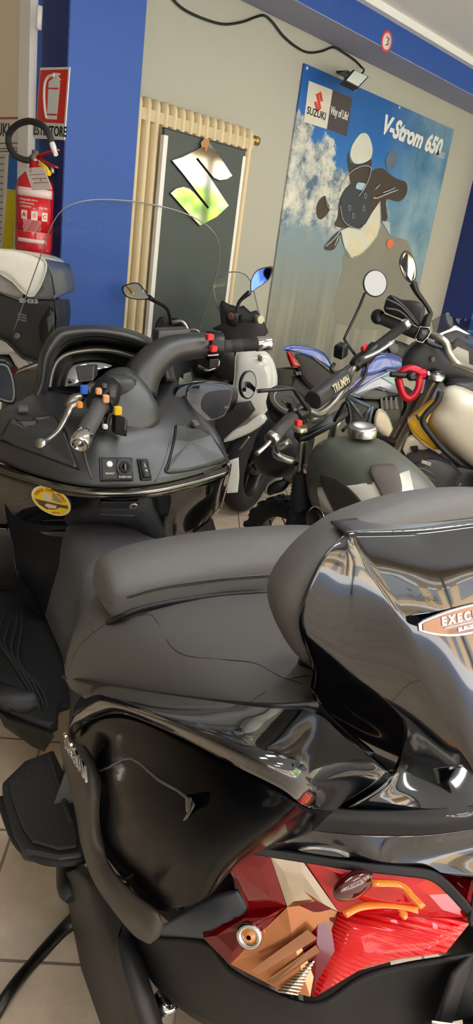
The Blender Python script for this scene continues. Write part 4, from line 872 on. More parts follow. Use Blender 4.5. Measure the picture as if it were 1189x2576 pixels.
Sp = [(1040, 708), (1075, 752), (1118, 815), (1157, 876), (1130, 893), (1095, 898), (1066, 886), (1046, 862), (985, 786), (976, 793), (1036, 868), (1090, 950), (1140, 1025), (1080, 1080), (997, 1125), (950, 1075), (900, 1020), (850, 963), (878, 940), (915, 932), (945, 942), (968, 962), (1034, 1041), (1042, 1034), (984, 960), (920, 875), (858, 800), (905, 785), (985, 745)]
M_emb = mat('mirror polished emblem', (186, 188, 186), .06, metal=1, var=.01)
fe = MB().prism([zc(X, Y, PB + .014) for X, Y in Sp], -wn * .012).build('emblem', M_emb, bd)
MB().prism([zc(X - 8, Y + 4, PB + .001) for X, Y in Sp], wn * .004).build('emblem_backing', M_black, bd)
MB().prism([zc(X, Y, PB + .016) for X, Y in [(1000, 712), (1018, 690), (1045, 692), (1040, 715), (1028, 755), (1020, 752), (1020, 735), (1004, 735)]], wn * .001).build('tape', mat('brown paper tape', (176, 130, 76), .7), bd)
# ---- motorcycle poster
PP = .012; pTL, pTR = WC(WP(765, 160, PP)), WC(WP(1142, 325, PP))
pw0, pw1, pz1 = pTL[0], pTR[0], (pTL[2] + pTR[2]) / 2; pz0 = .5
def poster_mat():
    m = bpy.data.materials.new('poster print'); m.use_nodes = True; t = m.node_tree; b = t.nodes['Principled BSDF']; b.inputs['Roughness'].default_value = .45
    tc = t.nodes.new('ShaderNodeTexCoord'); mp = t.nodes.new('ShaderNodeMapping'); mp.inputs['Rotation'].default_value = (0, 0, -(math.pi / 2 - WAZ))
    t.links.new(tc.outputs['Object'], mp.inputs[0]); sx = t.nodes.new('ShaderNodeSeparateXYZ'); t.links.new(mp.outputs[0], sx.inputs[0])
    X, Z = sx.outputs['X'], sx.outputs['Z']
    def noise(sc_, det, rough=.6, vec=mp.outputs[0]):
        n = t.nodes.new('ShaderNodeTexNoise'); n.inputs['Scale'].default_value = sc_; n.inputs['Detail'].default_value = det; n.inputs['Roughness'].default_value = rough; t.links.new(vec, n.inputs['Vector']); return n.outputs['Fac']
    def math_(op, a, b2):
        n = t.nodes.new('ShaderNodeMath'); n.operation = op
        for i, q in enumerate((a, b2)):
            if isinstance(q, (int, float)): n.inputs[i].default_value = q
            else: t.links.new(q, n.inputs[i])
        return n.outputs[0]
    def ramp(f, els):
        r = t.nodes.new('ShaderNodeValToRGB'); e = r.color_ramp.elements
        while len(e) < len(els): e.new(.5)
        for q, (p, c) in zip(e, els): q.position = p; q.color = (lin(c) if len(c) == 3 else c)[:3] + (1,)
        t.links.new(f, r.inputs[0]); return r.outputs[0]
    def mix(f, a, b2):
        n = t.nodes.new('ShaderNodeMix'); n.data_type = 'RGBA'; t.links.new(f, n.inputs['Factor']); t.links.new(a, n.inputs['A']); t.links.new(b2, n.inputs['B']); return n.outputs['Result']
    def maprange(v, a, b2):
        n = t.nodes.new('ShaderNodeMapRange'); t.links.new(v, n.inputs[0]); n.inputs[1].default_value = a; n.inputs[2].default_value = b2; return n.outputs[0]
    n1 = noise(3.0, 5)
    h = math_('ADD', Z, math_('MULTIPLY', math_('SUBTRACT', n1, .5), .35))
    basec = ramp(maprange(h, 0, 2.0), [(0, (132, 126, 114)), (.28, (134, 136, 128)), (.45, (128, 142, 146)), (.56, (126, 148, 160)), (.68, (60, 124, 176)), (.80, (28, 104, 178)), (1, (18, 84, 156))])
    mpS = t.nodes.new('ShaderNodeMapping'); mpS.inputs['Scale'].default_value = (9, 9, .6); t.links.new(mp.outputs[0], mpS.inputs[0])
    streak = noise(1.6, 4, .6, mpS.outputs[0]); lowmask = maprange(Z, .95, .35)
    sc_ = ramp(streak, [(.3, (112, 118, 116)), (.7, (176, 168, 152))]); basec = mix(math_('MULTIPLY', lowmask, .7), basec, sc_)
    ncl = noise(2.6, 6); cl = ramp(ncl, [(.35, (60, 110, 140)), (.65, (150, 182, 192))]); mr = math_('MULTIPLY', maprange(math_('ADD', X, math_('MULTIPLY', n1, .5)), 1.2, 1.6), math_('MULTIPLY', maprange(Z, .7, 1.0), .8)); basec = mix(mr, basec, cl)
    nm = noise(7, 9, .72); mt = ramp(nm, [(.40, (78, 104, 128)), (.52, (190, 192, 184)), (.62, (222, 218, 200))])
    zt_ = math_('ADD', Z, math_('MULTIPLY', math_('SUBTRACT', noise(4.5, 5), .5), .55)); top_ = math_('ADD', math_('MULTIPLY', X, -.28), 1.66)
    m1 = math_('MULTIPLY', maprange(math_('SUBTRACT', top_, zt_), 0, .03), maprange(zt_, 1.02, 1.16)); m1 = math_('MULTIPLY', m1, maprange(X, 1.25, .95)); basec = mix(m1, basec, mt)
    t.links.new(basec, b.inputs['Base Color']); return m
po = wbox(MB(), pw0, pw1, .002, PP, pz0, pz1).build('poster', poster_mat(), loc=W(pw0, PP, pz0))
tag(po, 'large blue poster of a motorcycle rider before snowy mountains on the back wall', 'poster')
def pp(X, Y, o=.0): return WP(700 + X / 2.831, 320 + Y / 2.831, PP + o)
_lay = [0]
def ink(pts, name, m, closed_smooth=3, dz=None):
    _lay[0] += 1; o = .0006 + _lay[0] * .00045
    px = smooth_loop([V((a, b, 0)) for a, b in pts], closed_smooth) if closed_smooth > 1 else [V((a, b, 0)) for a, b in pts]
    return MB().prism([pp(q.x, q.y, o) for q in px], -wn * .0004).build(name, m, po)
I_brown = mat('print dark brown', (66, 54, 48), .45, var=.25, scale=9); I_white = mat('print off white', (205, 205, 190), .45, var=.12, scale=12); I_dark = mat('print slate', (54, 58, 70), .45, var=.2, scale=10)
I_cream = mat('print cream', (214, 204, 172), .45, var=.15, scale=20); I_line = mat('print pale line', (178, 184, 182), .45); I_or = mat('print orange', (226, 110, 74), .45); I_mirror = mat('print mirror', (90, 108, 126), .45, var=.5, scale=10)
ink([(470, 900), (600, 820), (735, 690), (800, 770), (870, 790), (930, 830), (965, 1019), (1000, 1400), (420, 1400), (455, 1019)], 'picture_motorcycle_shadow', mat('print shadow brown', (132, 130, 120), .45, var=.15, scale=5))
ink([(665, 310), (740, 292), (800, 340), (850, 370), (905, 390), (918, 450), (890, 510), (840, 530), (770, 515), (770, 600), (775, 650), (740, 680), (640, 700), (500, 720), (400, 700), (420, 640), (440, 500), (510, 405), (600, 400)], 'picture_rider_jacket', I_brown)
ink([(500, 170), (515, 250), (600, 262), (660, 228), (660, 290), (640, 350), (600, 400), (560, 412), (515, 400), (498, 300), (490, 230)], 'picture_visor', I_brown)
ink([(575, 55), (605, 42), (630, 48), (655, 90), (670, 160), (655, 225), (600, 255), (545, 258), (518, 225), (512, 180), (530, 120)], 'picture_helmet', I_white)
ink([(560, 400), (590, 395), (625, 410), (600, 460), (572, 492), (550, 450)], 'picture_scarf', mat('print pale blue', (160, 190, 206), .45))
ink([(455, 480), (520, 415), (560, 440), (640, 470), (660, 560), (620, 690), (575, 722), (500, 705), (460, 650), (448, 560)], 'picture_windshield', I_dark)
ink([(290, 520), (332, 488), (348, 530), (365, 590), (310, 655), (280, 640), (270, 580)], 'picture_mirror', I_brown)
ink([(770, 205), (808, 162), (842, 175), (852, 220), (832, 270), (790, 308), (768, 285), (763, 240)], 'picture_mirror', I_mirror)
ink([(725, 525), (728, 690), (700, 780), (650, 850), (600, 892), (520, 930), (470, 850), (440, 740), (500, 712), (580, 735), (620, 690), (665, 610)], 'picture_fairing', I_white, 1)
ink([(510, 815), (555, 790), (588, 825), (600, 890), (540, 918), (505, 885)], 'picture_headlamp', I_cream)
ink([(640, 725), (690, 665), (706, 655), (700, 750), (650, 830), (622, 800)], 'picture_headlamp', I_cream)
ink([(735, 668), (790, 675), (795, 770)], 'picture_fairing_wing', mat('print pale grey', (168, 186, 186), .45), 1)
ink([(330, 855), (370, 800), (430, 740), (432, 800), (395, 870), (345, 875)], 'picture_glove', I_brown)
ink([(770, 822), (798, 797), (820, 820), (810, 850), (785, 866)], 'picture_indicator', I_or)
def pline(pts, r=.003, name='picture_line', m=None):
    mb = MB(); mb.tube([pp(a, b, .009) for a, b in pts], r, 5, 3, flat=1); return mb.build(name, m or I_line, po)
pline([(440, 460), (455, 400), (520, 315), (600, 276), (655, 285), (652, 340), (620, 420), (572, 490)]); pline([(440, 560), (460, 660), (510, 705), (575, 725), (615, 690)])
pline([(445, 740), (470, 850), (515, 930), (600, 895), (700, 780), (728, 690), (724, 530)], .0022); pline([(335, 490), (352, 570), (395, 588)]); pline([(335, 850), (400, 790), (440, 735)], .004); pline([(400, 845), (430, 770)], .005)
pline([(675, 500), (700, 505), (760, 480), (850, 445)], .005); pline([(690, 440), (720, 410)], .005); pline([(745, 465), (790, 450), (830, 430)], .004)
for c in ((505, 575), (607, 580), (618, 490), (533, 632)): pline([(c[0] - 8, c[1]), (c[0], c[1] - 20), (c[0] + 10, c[1]), (c[0], c[1] + 18), (c[0] - 8, c[1])], .0018)
# brand panel and lettering on the poster
def zq(X, Y, o=0): return WP(740 + X / 2.831, 160 + Y / 2.831, PP + o)
MB().prism([zq(*p, .001) for p in ((103, 122), (272, 188), (230, 466), (66, 414))], wn * .0008).build('logo_panel', mat('print panel cream', (214, 208, 192), .5), po)
MB().prism([zq(*p, .001) for p in ((272, 188), (414, 245), (372, 517), (230, 466))], wn * .0008).build('slogan_panel', mat('print panel plum grey', (72, 62, 66), .5), po)
Sx = [((X - 850) / 307 , (Y - 708) / 417) for X, Y in Sp]
lo0, lx, ly = zq(172, 270, .0022), wdir, ZUP
MB().prism([lo0 + wdir * ((a - .5) * .078) - ZUP * ((b - .5) * .112) for a, b in Sx], -wn * .0006).build('logo_mark', mat('print red', (206, 52, 44), .5), po)
text('SUZUKI', zq(158, 357, .0022), wdir, ZUP, .055, 'lettering', M_black, po, .0004, sx=.98, bold=.0012)
text('Way of Life!', zq(322, 357, .0022), wdir, ZUP, .062, 'lettering', M_wtext, po, .0004, sx=.60, bold=.0012)
a, b = zq(575, 425, .003), zq(1080, 610, .003)
text('V-Strom 650', (a + b) / 2, wdir - ZUP * .012, ZUP, .150, 'lettering', M_wtext, po, .0005, shear=.25, sx=1.02, bold=.007)
text('ABS', zq(1035, 648, .003), wdir, ZUP, .055, 'lettering', I_line, po, .0005, shear=.25, sx=1.4, bold=.002)
for X, Y in ((90, 32), (432, 185), (748, 312)): MB().lathe(zq(X, Y, .001), wn, [(0, .009), (.003, .008), (.005, 0)], 12).build('pin', M_wtext, po)
# ---- floodlight with its cable
fc = WP(893, 197, .17)
fld = thing('floodlight', W(*WC(WP(858, 184, .0))), 'small black LED floodlight on a wall bracket above the poster', 'floodlight')
def zf(X, Y, o): return WP(840 + X / 3.407, 0 + Y / 3.407, o)
q4 = [zf(168, 594, .20), zf(300, 655, .17), zf(207, 755, .26), zf(85, 692, .29)]
nb = (q4[1] - q4[0]).cross(q4[2] - q4[0]).normalized()
if nb.dot(CAM - q4[0]) < 0: nb = -nb
bdy = MB().prism(q4, -nb * .035).build('housing', M_black, fld, bevel=.004)
cq = sum(q4, V((0, 0, 0))) / 4
MB().prism([cq.lerp(p, .84) + nb * .001 for p in q4], nb * .002).build('lens', mat('lamp glass', (226, 232, 222), .12, var=.03), fld)
MB().prism([zf(30, 622, .012), zf(36, 640, .012), zf(100, 668, .2), zf(125, 640, .2), zf(140, 618, .15)], -wn * .02 + ZUP * .01).build('bracket', M_black, fld)
MB().lathe(zf(105, 655, .22), wdir, [(-.01, 0), (-.01, .014), (.01, .014), (.01, 0)], 14).build('bracket_bolt', M_greyp, fld)
cb = [(425, -20), (440, 4), (470, 28), (520, 50), (565, 61), (610, 55), (640, 44), (664, 39), (685, 55), (712, 90), (745, 118), (775, 132), (808, 129), (838, 119), (862, 131), (890, 150), (908, 168)]
tag(MB().tube([WP(u, v, .012) for u, v in cb] + [WP(914, 180, .12), cq - nb * .03], .006, 8, 4).build('cable', M_black), 'black electric cable sagging along the white wall to the floodlight', 'cable')
# ---- round sticker on the beam
bc = WP(972, 104, PO + .001)
st2 = MB().lathe(bc, wn, [(0, .055), (.001, .055), (.0015, .05), (.0015, 0)], 36).build('round_sign', mat('sign red', (206, 60, 70), .4)); tag(st2, 'small round red and white sticker on the blue beam', 'sticker')
dsk = MB().lathe(bc + wn * .0016, wn, [(0, .042), (.0008, .042), (.0008, 0)], 36).build('sign_face', mat('sign pale pink', (236, 214, 208), .5), st2)
MB().tube([bc + wn * .003 + wdir * a + ZUP * b for a, b in ((-.012, .018), (.014, .014), (.004, 0), (.014, -.012), (-.01, -.02))], .004, 6, 3).build('sign_mark', mat('sign grey', (120, 110, 116), .5), dsk)
# ---- extinguisher sign
def L3(u, v, o): return LP(u, v, WL - o)
lx = (L3(170, 240, .006) - L3(96, 240, .006)).normalized(); 
def z1(X, Y, o): return L3(X / 1.9817, Y / 1.9817, o)
sg = MB().prism([z1(200, 337, .012), z1(347, 334, .012), z1(320, 698, .012), z1(174, 690, .012)], wdir * .004).build('extinguisher_sign', mat('sign white', (222, 220, 214), .4))
tag(sg, 'red and white wall sign with a fire extinguisher symbol beside the door', 'sign')
MB().prism([z1(202, 350, .0125), z1(339, 346, .0125), z1(319, 616, .0125), z1(182, 608, .0125)], -wdir * .001).build('red_field', mat('sign signal red', (212, 40, 34), .4), sg)
MB().prism([z1(*p, .014) for p in ((243, 408), (270, 385), (290, 388), (300, 412), (283, 596), (234, 594))], -wdir * .0008).build('symbol_cylinder', M_wtext, sg)
MB().tube([z1(*p, .015) for p in ((272, 376), (245, 380), (226, 410), (220, 470), (224, 540), (232, 590))], .006, 8, 4).build('symbol_hose', M_wtext, sg)
MB().prism([z1(*p, .014) for p in ((264, 362), (302, 365), (300, 374), (290, 378), (306, 400), (296, 402), (276, 380), (262, 376))], -wdir * .0008).build('symbol_valve', M_wtext, sg)
mb = MB(); mb.tube([z1(240, 440, .0155), z1(292, 442, .0155)], .003, 6, 1); mb.tube([z1(236, 570, .0155), z1(284, 572, .0155)], .003, 6, 1); mb.build('symbol_lines', mat('sign signal red', (0, 0, 0)), sg)
text('ESTINTORE', z1(247, 655, .0135), lx, ZUP, .052, 'lettering', M_black, sg, .0006, bold=.001, sx=1.0)
# ---- fire extinguisher
RX = .078
top = L3(89, 432, .10); bot = L3(82, 640, .10)
ex_ = thing('fire_extinguisher', V((top.x, top.y, bot.z)), 'red fire extinguisher with black hose and white tag hanging below its wall sign', 'fire extinguisher')
hgt = top.z - bot.z; M_exr = mat('extinguisher red', (196, 22, 34), .25, coat=.6, var=.05)
eb_ = V((top.x, top.y, bot.z)); 
body = MB().lathe(eb_, ZUP, [(0, 0), (0, RX * .8), (.015, RX * .97), (.03, RX), (hgt - .07, RX), (hgt - .035, RX * .9), (hgt - .01, RX * .6), (hgt + .01, RX * .35), (hgt + .04, RX * .3), (hgt + .04, 0)], 40).build('cylinder', M_exr, ex_)
tocam = (CAM - eb_); tocam.z = 0; tocam.normalize(); side_ = ZUP.cross(tocam)
def wrap(z0, z1_, a0, a1, name, m, r=1.006):
    mb = MB(); n_ = 14; vs = []
    for j in (z0, z1_):
        for i in range(n_ + 1):
            t = a0 + (a1 - a0) * i / n_; vs.append(eb_ + (tocam * math.cos(t) + side_ * math.sin(t)) * RX * r + ZUP * (hgt * j))
    mb.add(vs, [(i, i + 1, n_ + 2 + i, n_ + 1 + i) for i in range(n_)]); return mb.build(name, m, body, thick=.0006, off=0, fix=False)
M_lab = mat('pale red label', (204, 120, 124), .5, var=.35, scale=70); M_labw = mat('label white', (222, 200, 198), .5, var=.08, scale=40)
wrap(.29, .74, -1.15, 1.15, 'label', M_exr, 1.004); wrap(.70, .80, -1.1, 1.1, 'label_band', M_labw, 1.008); wrap(.15, .20, -1.0, .7, 'label_band', M_labw, 1.008)
def wtext(s_, zf_, a, size, m=M_labw):
    nrm_ = tocam * math.cos(a) + side_ * math.sin(a); text(s_, eb_ + nrm_ * RX * 1.012 + ZUP * hgt * zf_, ZUP.cross(nrm_), ZUP, size, 'lettering', m, body, .0003)
for i, (s_, z_, a_) in enumerate((('1 TOGLIERE SPINA', .655, -.35), ('2 IMPUGNARE', .615, -.4), ('3 PREMERE', .575, -.45))): wtext(s_, z_, a_, .010)
for a_, ch in ((-.55, 'A'), (0, 'B'), (.55, 'C')):
    nrm_ = tocam * math.cos(a_) + side_ * math.sin(a_); c_ = eb_ + nrm_ * RX * 1.008 + ZUP * hgt * .48; sx_ = ZUP.cross(nrm_)
    MB().box(c_, sx_, ZUP, nrm_, .026, .034, .002).build('class_square', M_labw, body); text(ch, c_ + nrm_ * .0016, sx_, ZUP, .022, 'lettering', M_exr, body, .0003, bold=.001)
for i in range(7): wtext('ESTINTORE A POLVERE KG 6'[i:i + 18], .42 - i * .022, -.1, .0075)
MB().lathe(eb_ + ZUP * (hgt + .03), ZUP, [(0, .022), (.03, .022), (.035, .016), (.05, .016), (.05, 0)], 18).build('valve', M_silver, ex_)
E3 = lambda u, v, o=.10: L3(u, v, o)
MB().tube([E3(72, 405), E3(100, 392), E3(128, 382), E3(146, 377)], [.010, .011, .010, .008], 10, 4, flat=.5).build('lever', M_exr, ex_)
MB().tube([E3(78, 395), E3(100, 400), E3(124, 412), E3(143, 421)], [.012, .012, .010, .008], 10, 4, flat=.5).build('carry_handle', M_exr, ex_)
MB().tube([E3(100, 412, .16), E3(112, 420, .16), E3(124, 438, .16)], .009, 8, 3).build('safety_seal', M_yellow, ex_)
MB().tube([E3(128, 415, .02), E3(132, 440, .02)], .016, 8, 1).build('wall_hook', M_steel, ex_)
MB().tube([E3(74, 404, .13), E3(55, 400, .15), E3(35, 388, .17), E3(22, 362, .17), E3(24, 335, .17), E3(45, 313, .17), E3(75, 305, .17), E3(105, 315, .17), E3(122, 335, .17), E3(130, 358, .16)], .0125, 12, 5).build('hose', M_rubber, ex_)
MB().tube([E3(130, 358, .16), E3(134, 370, .16), E3(137, 380, .16), E3(141, 389, .16)], [.011, .012, .009, .009], 12, 2).build('nozzle', M_wtext, ex_)
tg = MB().prism([z1(124, 838, .20), z1(218, 832, .20), z1(258, 944, .20), z1(160, 948, .20)], wdir * .0015).build('service_tag', mat('tag card', (236, 226, 220), .6, var=.04, scale=30), ex_)
tx = (z1(218, 832, .2) - z1(124, 838, .2)).normalized(); ty = (z1(124, 838, .2) - z1(160, 948, .2)).normalized()
text('CE', z1(150, 850, .2015), tx, ty, .020, 'lettering', mat('tag pink ink', (190, 120, 120), .6), tg, .0003)
for i in range(3): MB().tube([z1(150 + i * 8, 872 + i * 20, .2015), z1(226 + i * 8, 868 + i * 20, .2015)], .0012, 4, 1).build('tag_line', MATS['tag pink ink'], tg)
text('4', z1(203, 898, .2015), tx, ty, .018, 'lettering', M_greyp, tg, .0003)
# ---- notice sheet with blue and yellow fields on the door side
ns = MB().prism([L3(-140, 300, .03), L3(47, 300, .03), L3(40, 640, .03), L3(-170, 660, .03)], wdir * .003).build('wall_notice', mat('notice paper', (214, 206, 194), .6, var=.03)); tag(ns, 'printed notice sheet with blue and yellow blocks beside the fire extinguisher', 'notice')
MB().prism([z1(*p, .0305) for p in ((45, 768), (90, 768), (84, 948), (36, 942))], -wdir * .001).build('blue_block', mat('notice blue', (34, 100, 176), .5), ns)
MB().prism([z1(*p, .0305) for p in ((36, 948), (84, 950), (64, 1240), (12, 1240))], -wdir * .001).build('yellow_block', mat('notice yellow', (206, 186, 20), .5), ns)
MB().prism([z1(*p, .0305) for p in ((-200, 768), (26, 768), (10, 1260), (-230, 1260))], -wdir * .001).build('grey_column', mat('notice grey', (196, 192, 186), .6, var=.2, scale=120), ns)
text('SUZUKI', z1(48, 652, .032), lx, ZUP, .075, 'lettering', mat('notice ink', (60, 58, 60), .6), ns, .0005, align='RIGHT', bold=.001)
for Y in (712, 738, 752): MB().tube([z1(-150, Y + 8, .032), z1(92, Y, .032)], .0022, 5, 1).build('rule_line', M_greyp, ns)
for i in range(14):
    MB().tube([z1(-150, 785 + i * 32, .0325), z1(20 - i * 1.1, 785 + i * 32, .0325)], .002, 5, 1).build('text_line', M_greyp, ns)
# ================================================================ the bikes behind
def pillow(px, y, depth, bulge, name, m, parent, sm=3, y2=None, rim=.88, kx=0, ky=0, **kw):
    """solid with the given outline at distance y, rounded towards the viewer and with real depth behind"""
    lp = smooth_loop([V((a, b, 0)) for a, b in px], sm) if sm > 1 else [V((a, b, 0)) for a, b in px]
    c = sum(lp, V((0, 0, 0))) / len(lp); secs = []
    def yy(q): return y + kx * (q.x - c.x) + ky * (q.y - c.y)
    def at(s_, dy): return [PY(*(c.lerp(q, s_)).xy, yy(c.lerp(q, s_)) + dy) for q in lp]
    back = [p + cH * depth for p in at(1, 0)]; bc_ = sum(back, V((0, 0, 0))) / len(back)
    secs = [[bc_.lerp(p, .75) for p in back], at(1, 0), at(.97, -bulge * .35), at(rim, -bulge * .7), at(.6, -bulge * .95), at(.12, -bulge)]
    mb = MB(); mb.loft(secs[:2], 1); mb2 = MB().loft(secs[:2] , 1, caps=True); mb = MB(); mb.loft([secs[0], secs[1]] + secs[2:], 2 if len(secs) > 2 else 1)
    return mb.build(name, m, parent, **kw)
def ptube(px, y, r, name, m, parent, seg=10, sub=4, **kw):
    ys = y if hasattr(y, '__len__') else [y] * len(px)
    return MB().tube([PY(u, v, q) for (u, v), q in zip(px, ys)], r, seg, sub, **kw).build(name, m, parent)
def pprism(px, y, depth, name, m, parent, sm=1, bevel=0, kx=0):
    lp = smooth_loop([V((a, b, 0)) for a, b in px], sm) if sm > 1 else [V((a, b, 0)) for a, b in px]
    c = sum(lp, V((0, 0, 0))) / len(lp)
    return MB().prism([PY(q.x, q.y, y + kx * (q.x - c.x)) for q in lp], cH * depth).build(name, m, parent, bevel=bevel)
def loopmirror(px, y, name, parent, gm, kx=0, rim=M_black, thick=.02, ky=0):
    lp = smooth_loop([V((a, b, 0)) for a, b in px], 4); c = sum(lp, V((0, 0, 0))) / len(lp)
    f_ = lambda s_, dy: [PY(*(c.lerp(q, s_)).xy, y + kx * (c.lerp(q, s_).x - c.x) + ky * (c.lerp(q, s_).y - c.y) + dy) for q in lp]
    h_ = MB().loft([f_(1, 0), f_(1, thick * .5), f_(.8, thick), f_(.2, thick * 1.3)], 1).build(name, rim, parent, fix=True)
    MB().prism(f_(.88, -.001), -cH * .0015).build('mirror_glass', gm, h_); return h_
# ---------------------------------------------------------------- white scooter with a top case, far left
LS = thing('scooter', Fr(-1.0, 2.6, -20)(0, 0, 0), 'white scooter with a white-lidded black top case at the left edge of the photo', 'scooter')
Y = 2.62
lid_ = pillow([(-120, 660), (-60, 636), (0, 625), (60, 632), (105, 648), (120, 665), (112, 700), (88, 745), (60, 735), (0, 685), (-120, 690)], Y, .34, .03, 'case_lid', mat('white lid', (242, 240, 228), .35, coat=.3), LS, 2)
pillow([(118, 652), (132, 690), (141, 742), (138, 752), (60, 748), (88, 742), (110, 700)], Y + .01, .3, .012, 'case_reflector', mat('smoke grey reflector', (112, 112, 112), .25), LS, 1)
pillow([(-120, 690), (0, 684), (62, 736), (58, 756), (0, 735), (-120, 738)], Y + .005, .3, .012, 'case_reflector', mat('pale grey reflector', (156, 152, 148), .25, var=.2), LS, 1)
cs = pillow([(-120, 735), (0, 733), (56, 750), (140, 752), (146, 800), (140, 860), (110, 915), (60, 900), (20, 860), (-20, 840), (-120, 850)], Y + .01, .32, .02, 'case_base', M_matte2, LS, 1)
pillow([(98, 815), (125, 770), (135, 790), (138, 850), (120, 880), (100, 850)], Y - .03, .06, .012, 'case_latch', M_black, LS, 1)
pprism([(118, 800), (134, 785), (135, 812), (122, 835)], Y - .05, .01, 'latch_tab', M_greyp, LS)
tA, tB = PY(48, 756, Y - .045), PY(97, 759, Y - .045)
text('SH33', (tA + tB) / 2, tB - tA, ZUP, .020, 'lettering', mat('grey print', (150, 150, 150), .5), cs, .0006, bold=.0012, sx=1.6)
tA, tB = PY(40, 792, Y - .045), PY(72, 800, Y - .045)
for i in range(3): text('SHAD', (tA + tB) / 2 - ZUP * .010 * i + ZUP * .006, tB - tA, ZUP, .010, 'lettering', MATS['grey print'], cs, .0004, sx=1.3)
MB().lathe(PY(42, 845, Y - .03), -cH, [(-.01, .012), (.006, .012), (.008, .008), (.008, 0)], 18).build('case_lock', M_greyp, LS)
pillow([(-120, 850), (0, 840), (30, 862), (50, 885), (20, 890), (-120, 880)], Y + .1, .3, .03, 'tail_fairing', mat('white lacquer', (222, 222, 216), .15, coat=1), LS, 2)
pillow([(20, 880), (50, 890), (82, 925), (85, 960), (60, 950), (30, 900)], Y + .1, .08, .02, 'tail_fairing', MATS['white lacquer'], LS, 2)
pillow([(-80, 885), (20, 885), (62, 950), (90, 1010), (70, 1060), (-80, 1090)], Y + .16, .28, .04, 'rear_body', M_black, LS, 2)
pillow([(28, 925), (45, 920), (52, 932), (44, 942), (30, 936)], Y + .10, .05, .01, 'tail_lamp', M_dredlens, LS, 2)
FL = Fr(-1.22, 2.80, -95)
wheel(FL, .1, .27, .13, LS, M_rimb); wheel(FL, 1.3, .27, .13, LS, M_rimb)
lofts(FL, [(-.1, [(.06, .5), (.13, .62), (.1, .80), (0, .82)]), (.4, [(.10, .32), (.17, .55), (.12, .78), (0, .79)]), (.7, [(.12, .26), (.18, .3), (.17, .34), (0, .35)]), (1.0, [(.12, .26), (.22, .34), (.2, .6), (0, .9)]), (1.2, [(.1, .5), (.16, .6), (.1, .95), (0, 1.0)])], csub=2).build('body', MATS['white lacquer'], LS)
# ---------------------------------------------------------------- white maxi scooter, centre
WS = thing('maxi_scooter', PY(610, 1280, 3.72) * 1, 'white maxi scooter with clear screen and angular mirrors parked by the dark display board', 'scooter')
WS.location.z = 0; BASES[WS.name] = V(WS.location)
M_wl = mat('pearl white lacquer', (224, 226, 218), .14, coat=1, var=.02); Y = 3.62
FW = Fr(.03, 3.76, 30, 0)
wheel(FW, 0, .262, .13, WS, M_rimb, 5, steer=math.radians(-8))
pillow([(596, 884), (640, 876), (664, 880), (686, 905), (697, 945), (694, 985), (684, 1010), (664, 1040), (640, 1052), (610, 1040), (585, 1010), (590, 940)], Y, .30, .07, 'front_fairing', M_wl, WS, 3)
pillow([(648, 893), (660, 892), (660, 905), (656, 910), (649, 906)], Y - .085, .01, .003, 'fairing_badge', M_silver, WS, 2)
pillow([(562, 1112), (578, 1086), (620, 1066), (655, 1040), (672, 1052), (650, 1075), (612, 1096)], Y - .04, .10, .02, 'side_swoosh', M_wl, WS, 2)
pillow([(530, 1060), (560, 1035), (592, 1014), (630, 1008), (642, 1030), (625, 1050), (590, 1078), (560, 1106), (540, 1095)], Y - .07, .08, .02, 'leg_shield', M_matte2, WS, 1)
pillow([(540, 1120), (565, 1105), (610, 1098), (626, 1100), (610, 1140), (585, 1165), (555, 1150)], Y, .12, .02, 'lower_cowl', M_matte2, WS, 2)
pillow([(572, 1160), (600, 1150), (602, 1200), (598, 1238), (570, 1240)], Y - .14, .06, .01, 'air_dam', M_wl, WS, 1)
ptube([(548, 1150), (590, 1140), (618, 1110), (626, 1098)], Y - .06, .006, 'trim_line', M_silver, WS)
pillow([(640, 1098), (648, 1096), (652, 1112), (648, 1128), (641, 1120)], Y + .05, .02, .006, 'reflector', M_amberlens, WS, 2)
ptube([(628, 1105), (642, 1140), (648, 1180)], Y + .06, .022, 'fork_leg', M_black, WS)
FW2 = Fr(.0, 3.78, 62, 0)
lofts(FW2, [(-1.40, [(.05, .55), (.11, .66), (.08, .80), (0, .81)]), (-.95, [(.10, .34), (.16, .52), (.12, .76), (0, .77)]), (-.66, [(.12, .24), (.16, .26), (.15, .31), (0, .33)]), (-.36, [(.1, .28), (.15, .34), (.13, .56), (0, .66)]), (-.2, [(.08, .48), (.12, .56), (.08, .78), (0, .80)])], csub=2).build('rear_body', M_matte2, WS)
wheel(FW2, -1.3, .25, .13, WS, M_rimb)
bk = pillow([(552, 770), (558, 755), (575, 765), (600, 772), (612, 768), (630, 785), (645, 780), (660, 800), (674, 835), (660, 852), (680, 900), (600, 905), (560, 880), (548, 840), (535, 825), (556, 815)], Y + .1, .16, .03, 'dash_cowl', M_matte2, WS, 1)
pillow([(532, 900), (555, 870), (600, 890), (605, 950), (580, 968), (545, 950)], Y + .02, .10, .04, 'knee_panel', M_black, WS, 2)
wpx2 = [(562, 800), (548, 775), (538, 735), (537, 708), (550, 692), (585, 684), (615, 690), (632, 712), (642, 748), (655, 800), (672, 830)]
MB().grid([[PY(*a, Y + .2), PY((a[0] + b[0]) / 2, (a[1] + b[1]) / 2, Y + .28), PY(*b, Y + .2)] for a, b in zip(wpx2[:5], wpx2[:-6:-1])] , 4).build('windscreen', GL, WS, fix=False)
ptube(wpx2, Y + .2, .003, 'windscreen_edge', MATS['acrylic edge'], WS, 6)
ptube([(604, 800), (628, 802), (650, 804)], Y - .04, [.020, .019, .019], 'grip', M_rubber, WS, 14)
MB().cyl(PY(644, 803, Y - .06), PY(656, 804, Y - .09), .020).build('bar_end_weight', M_silver, WS)
pillow([(568, 790), (590, 782), (604, 792), (606, 812), (590, 822), (572, 815)], Y - .02, .06, .02, 'switch_housing', M_black, WS, 2)
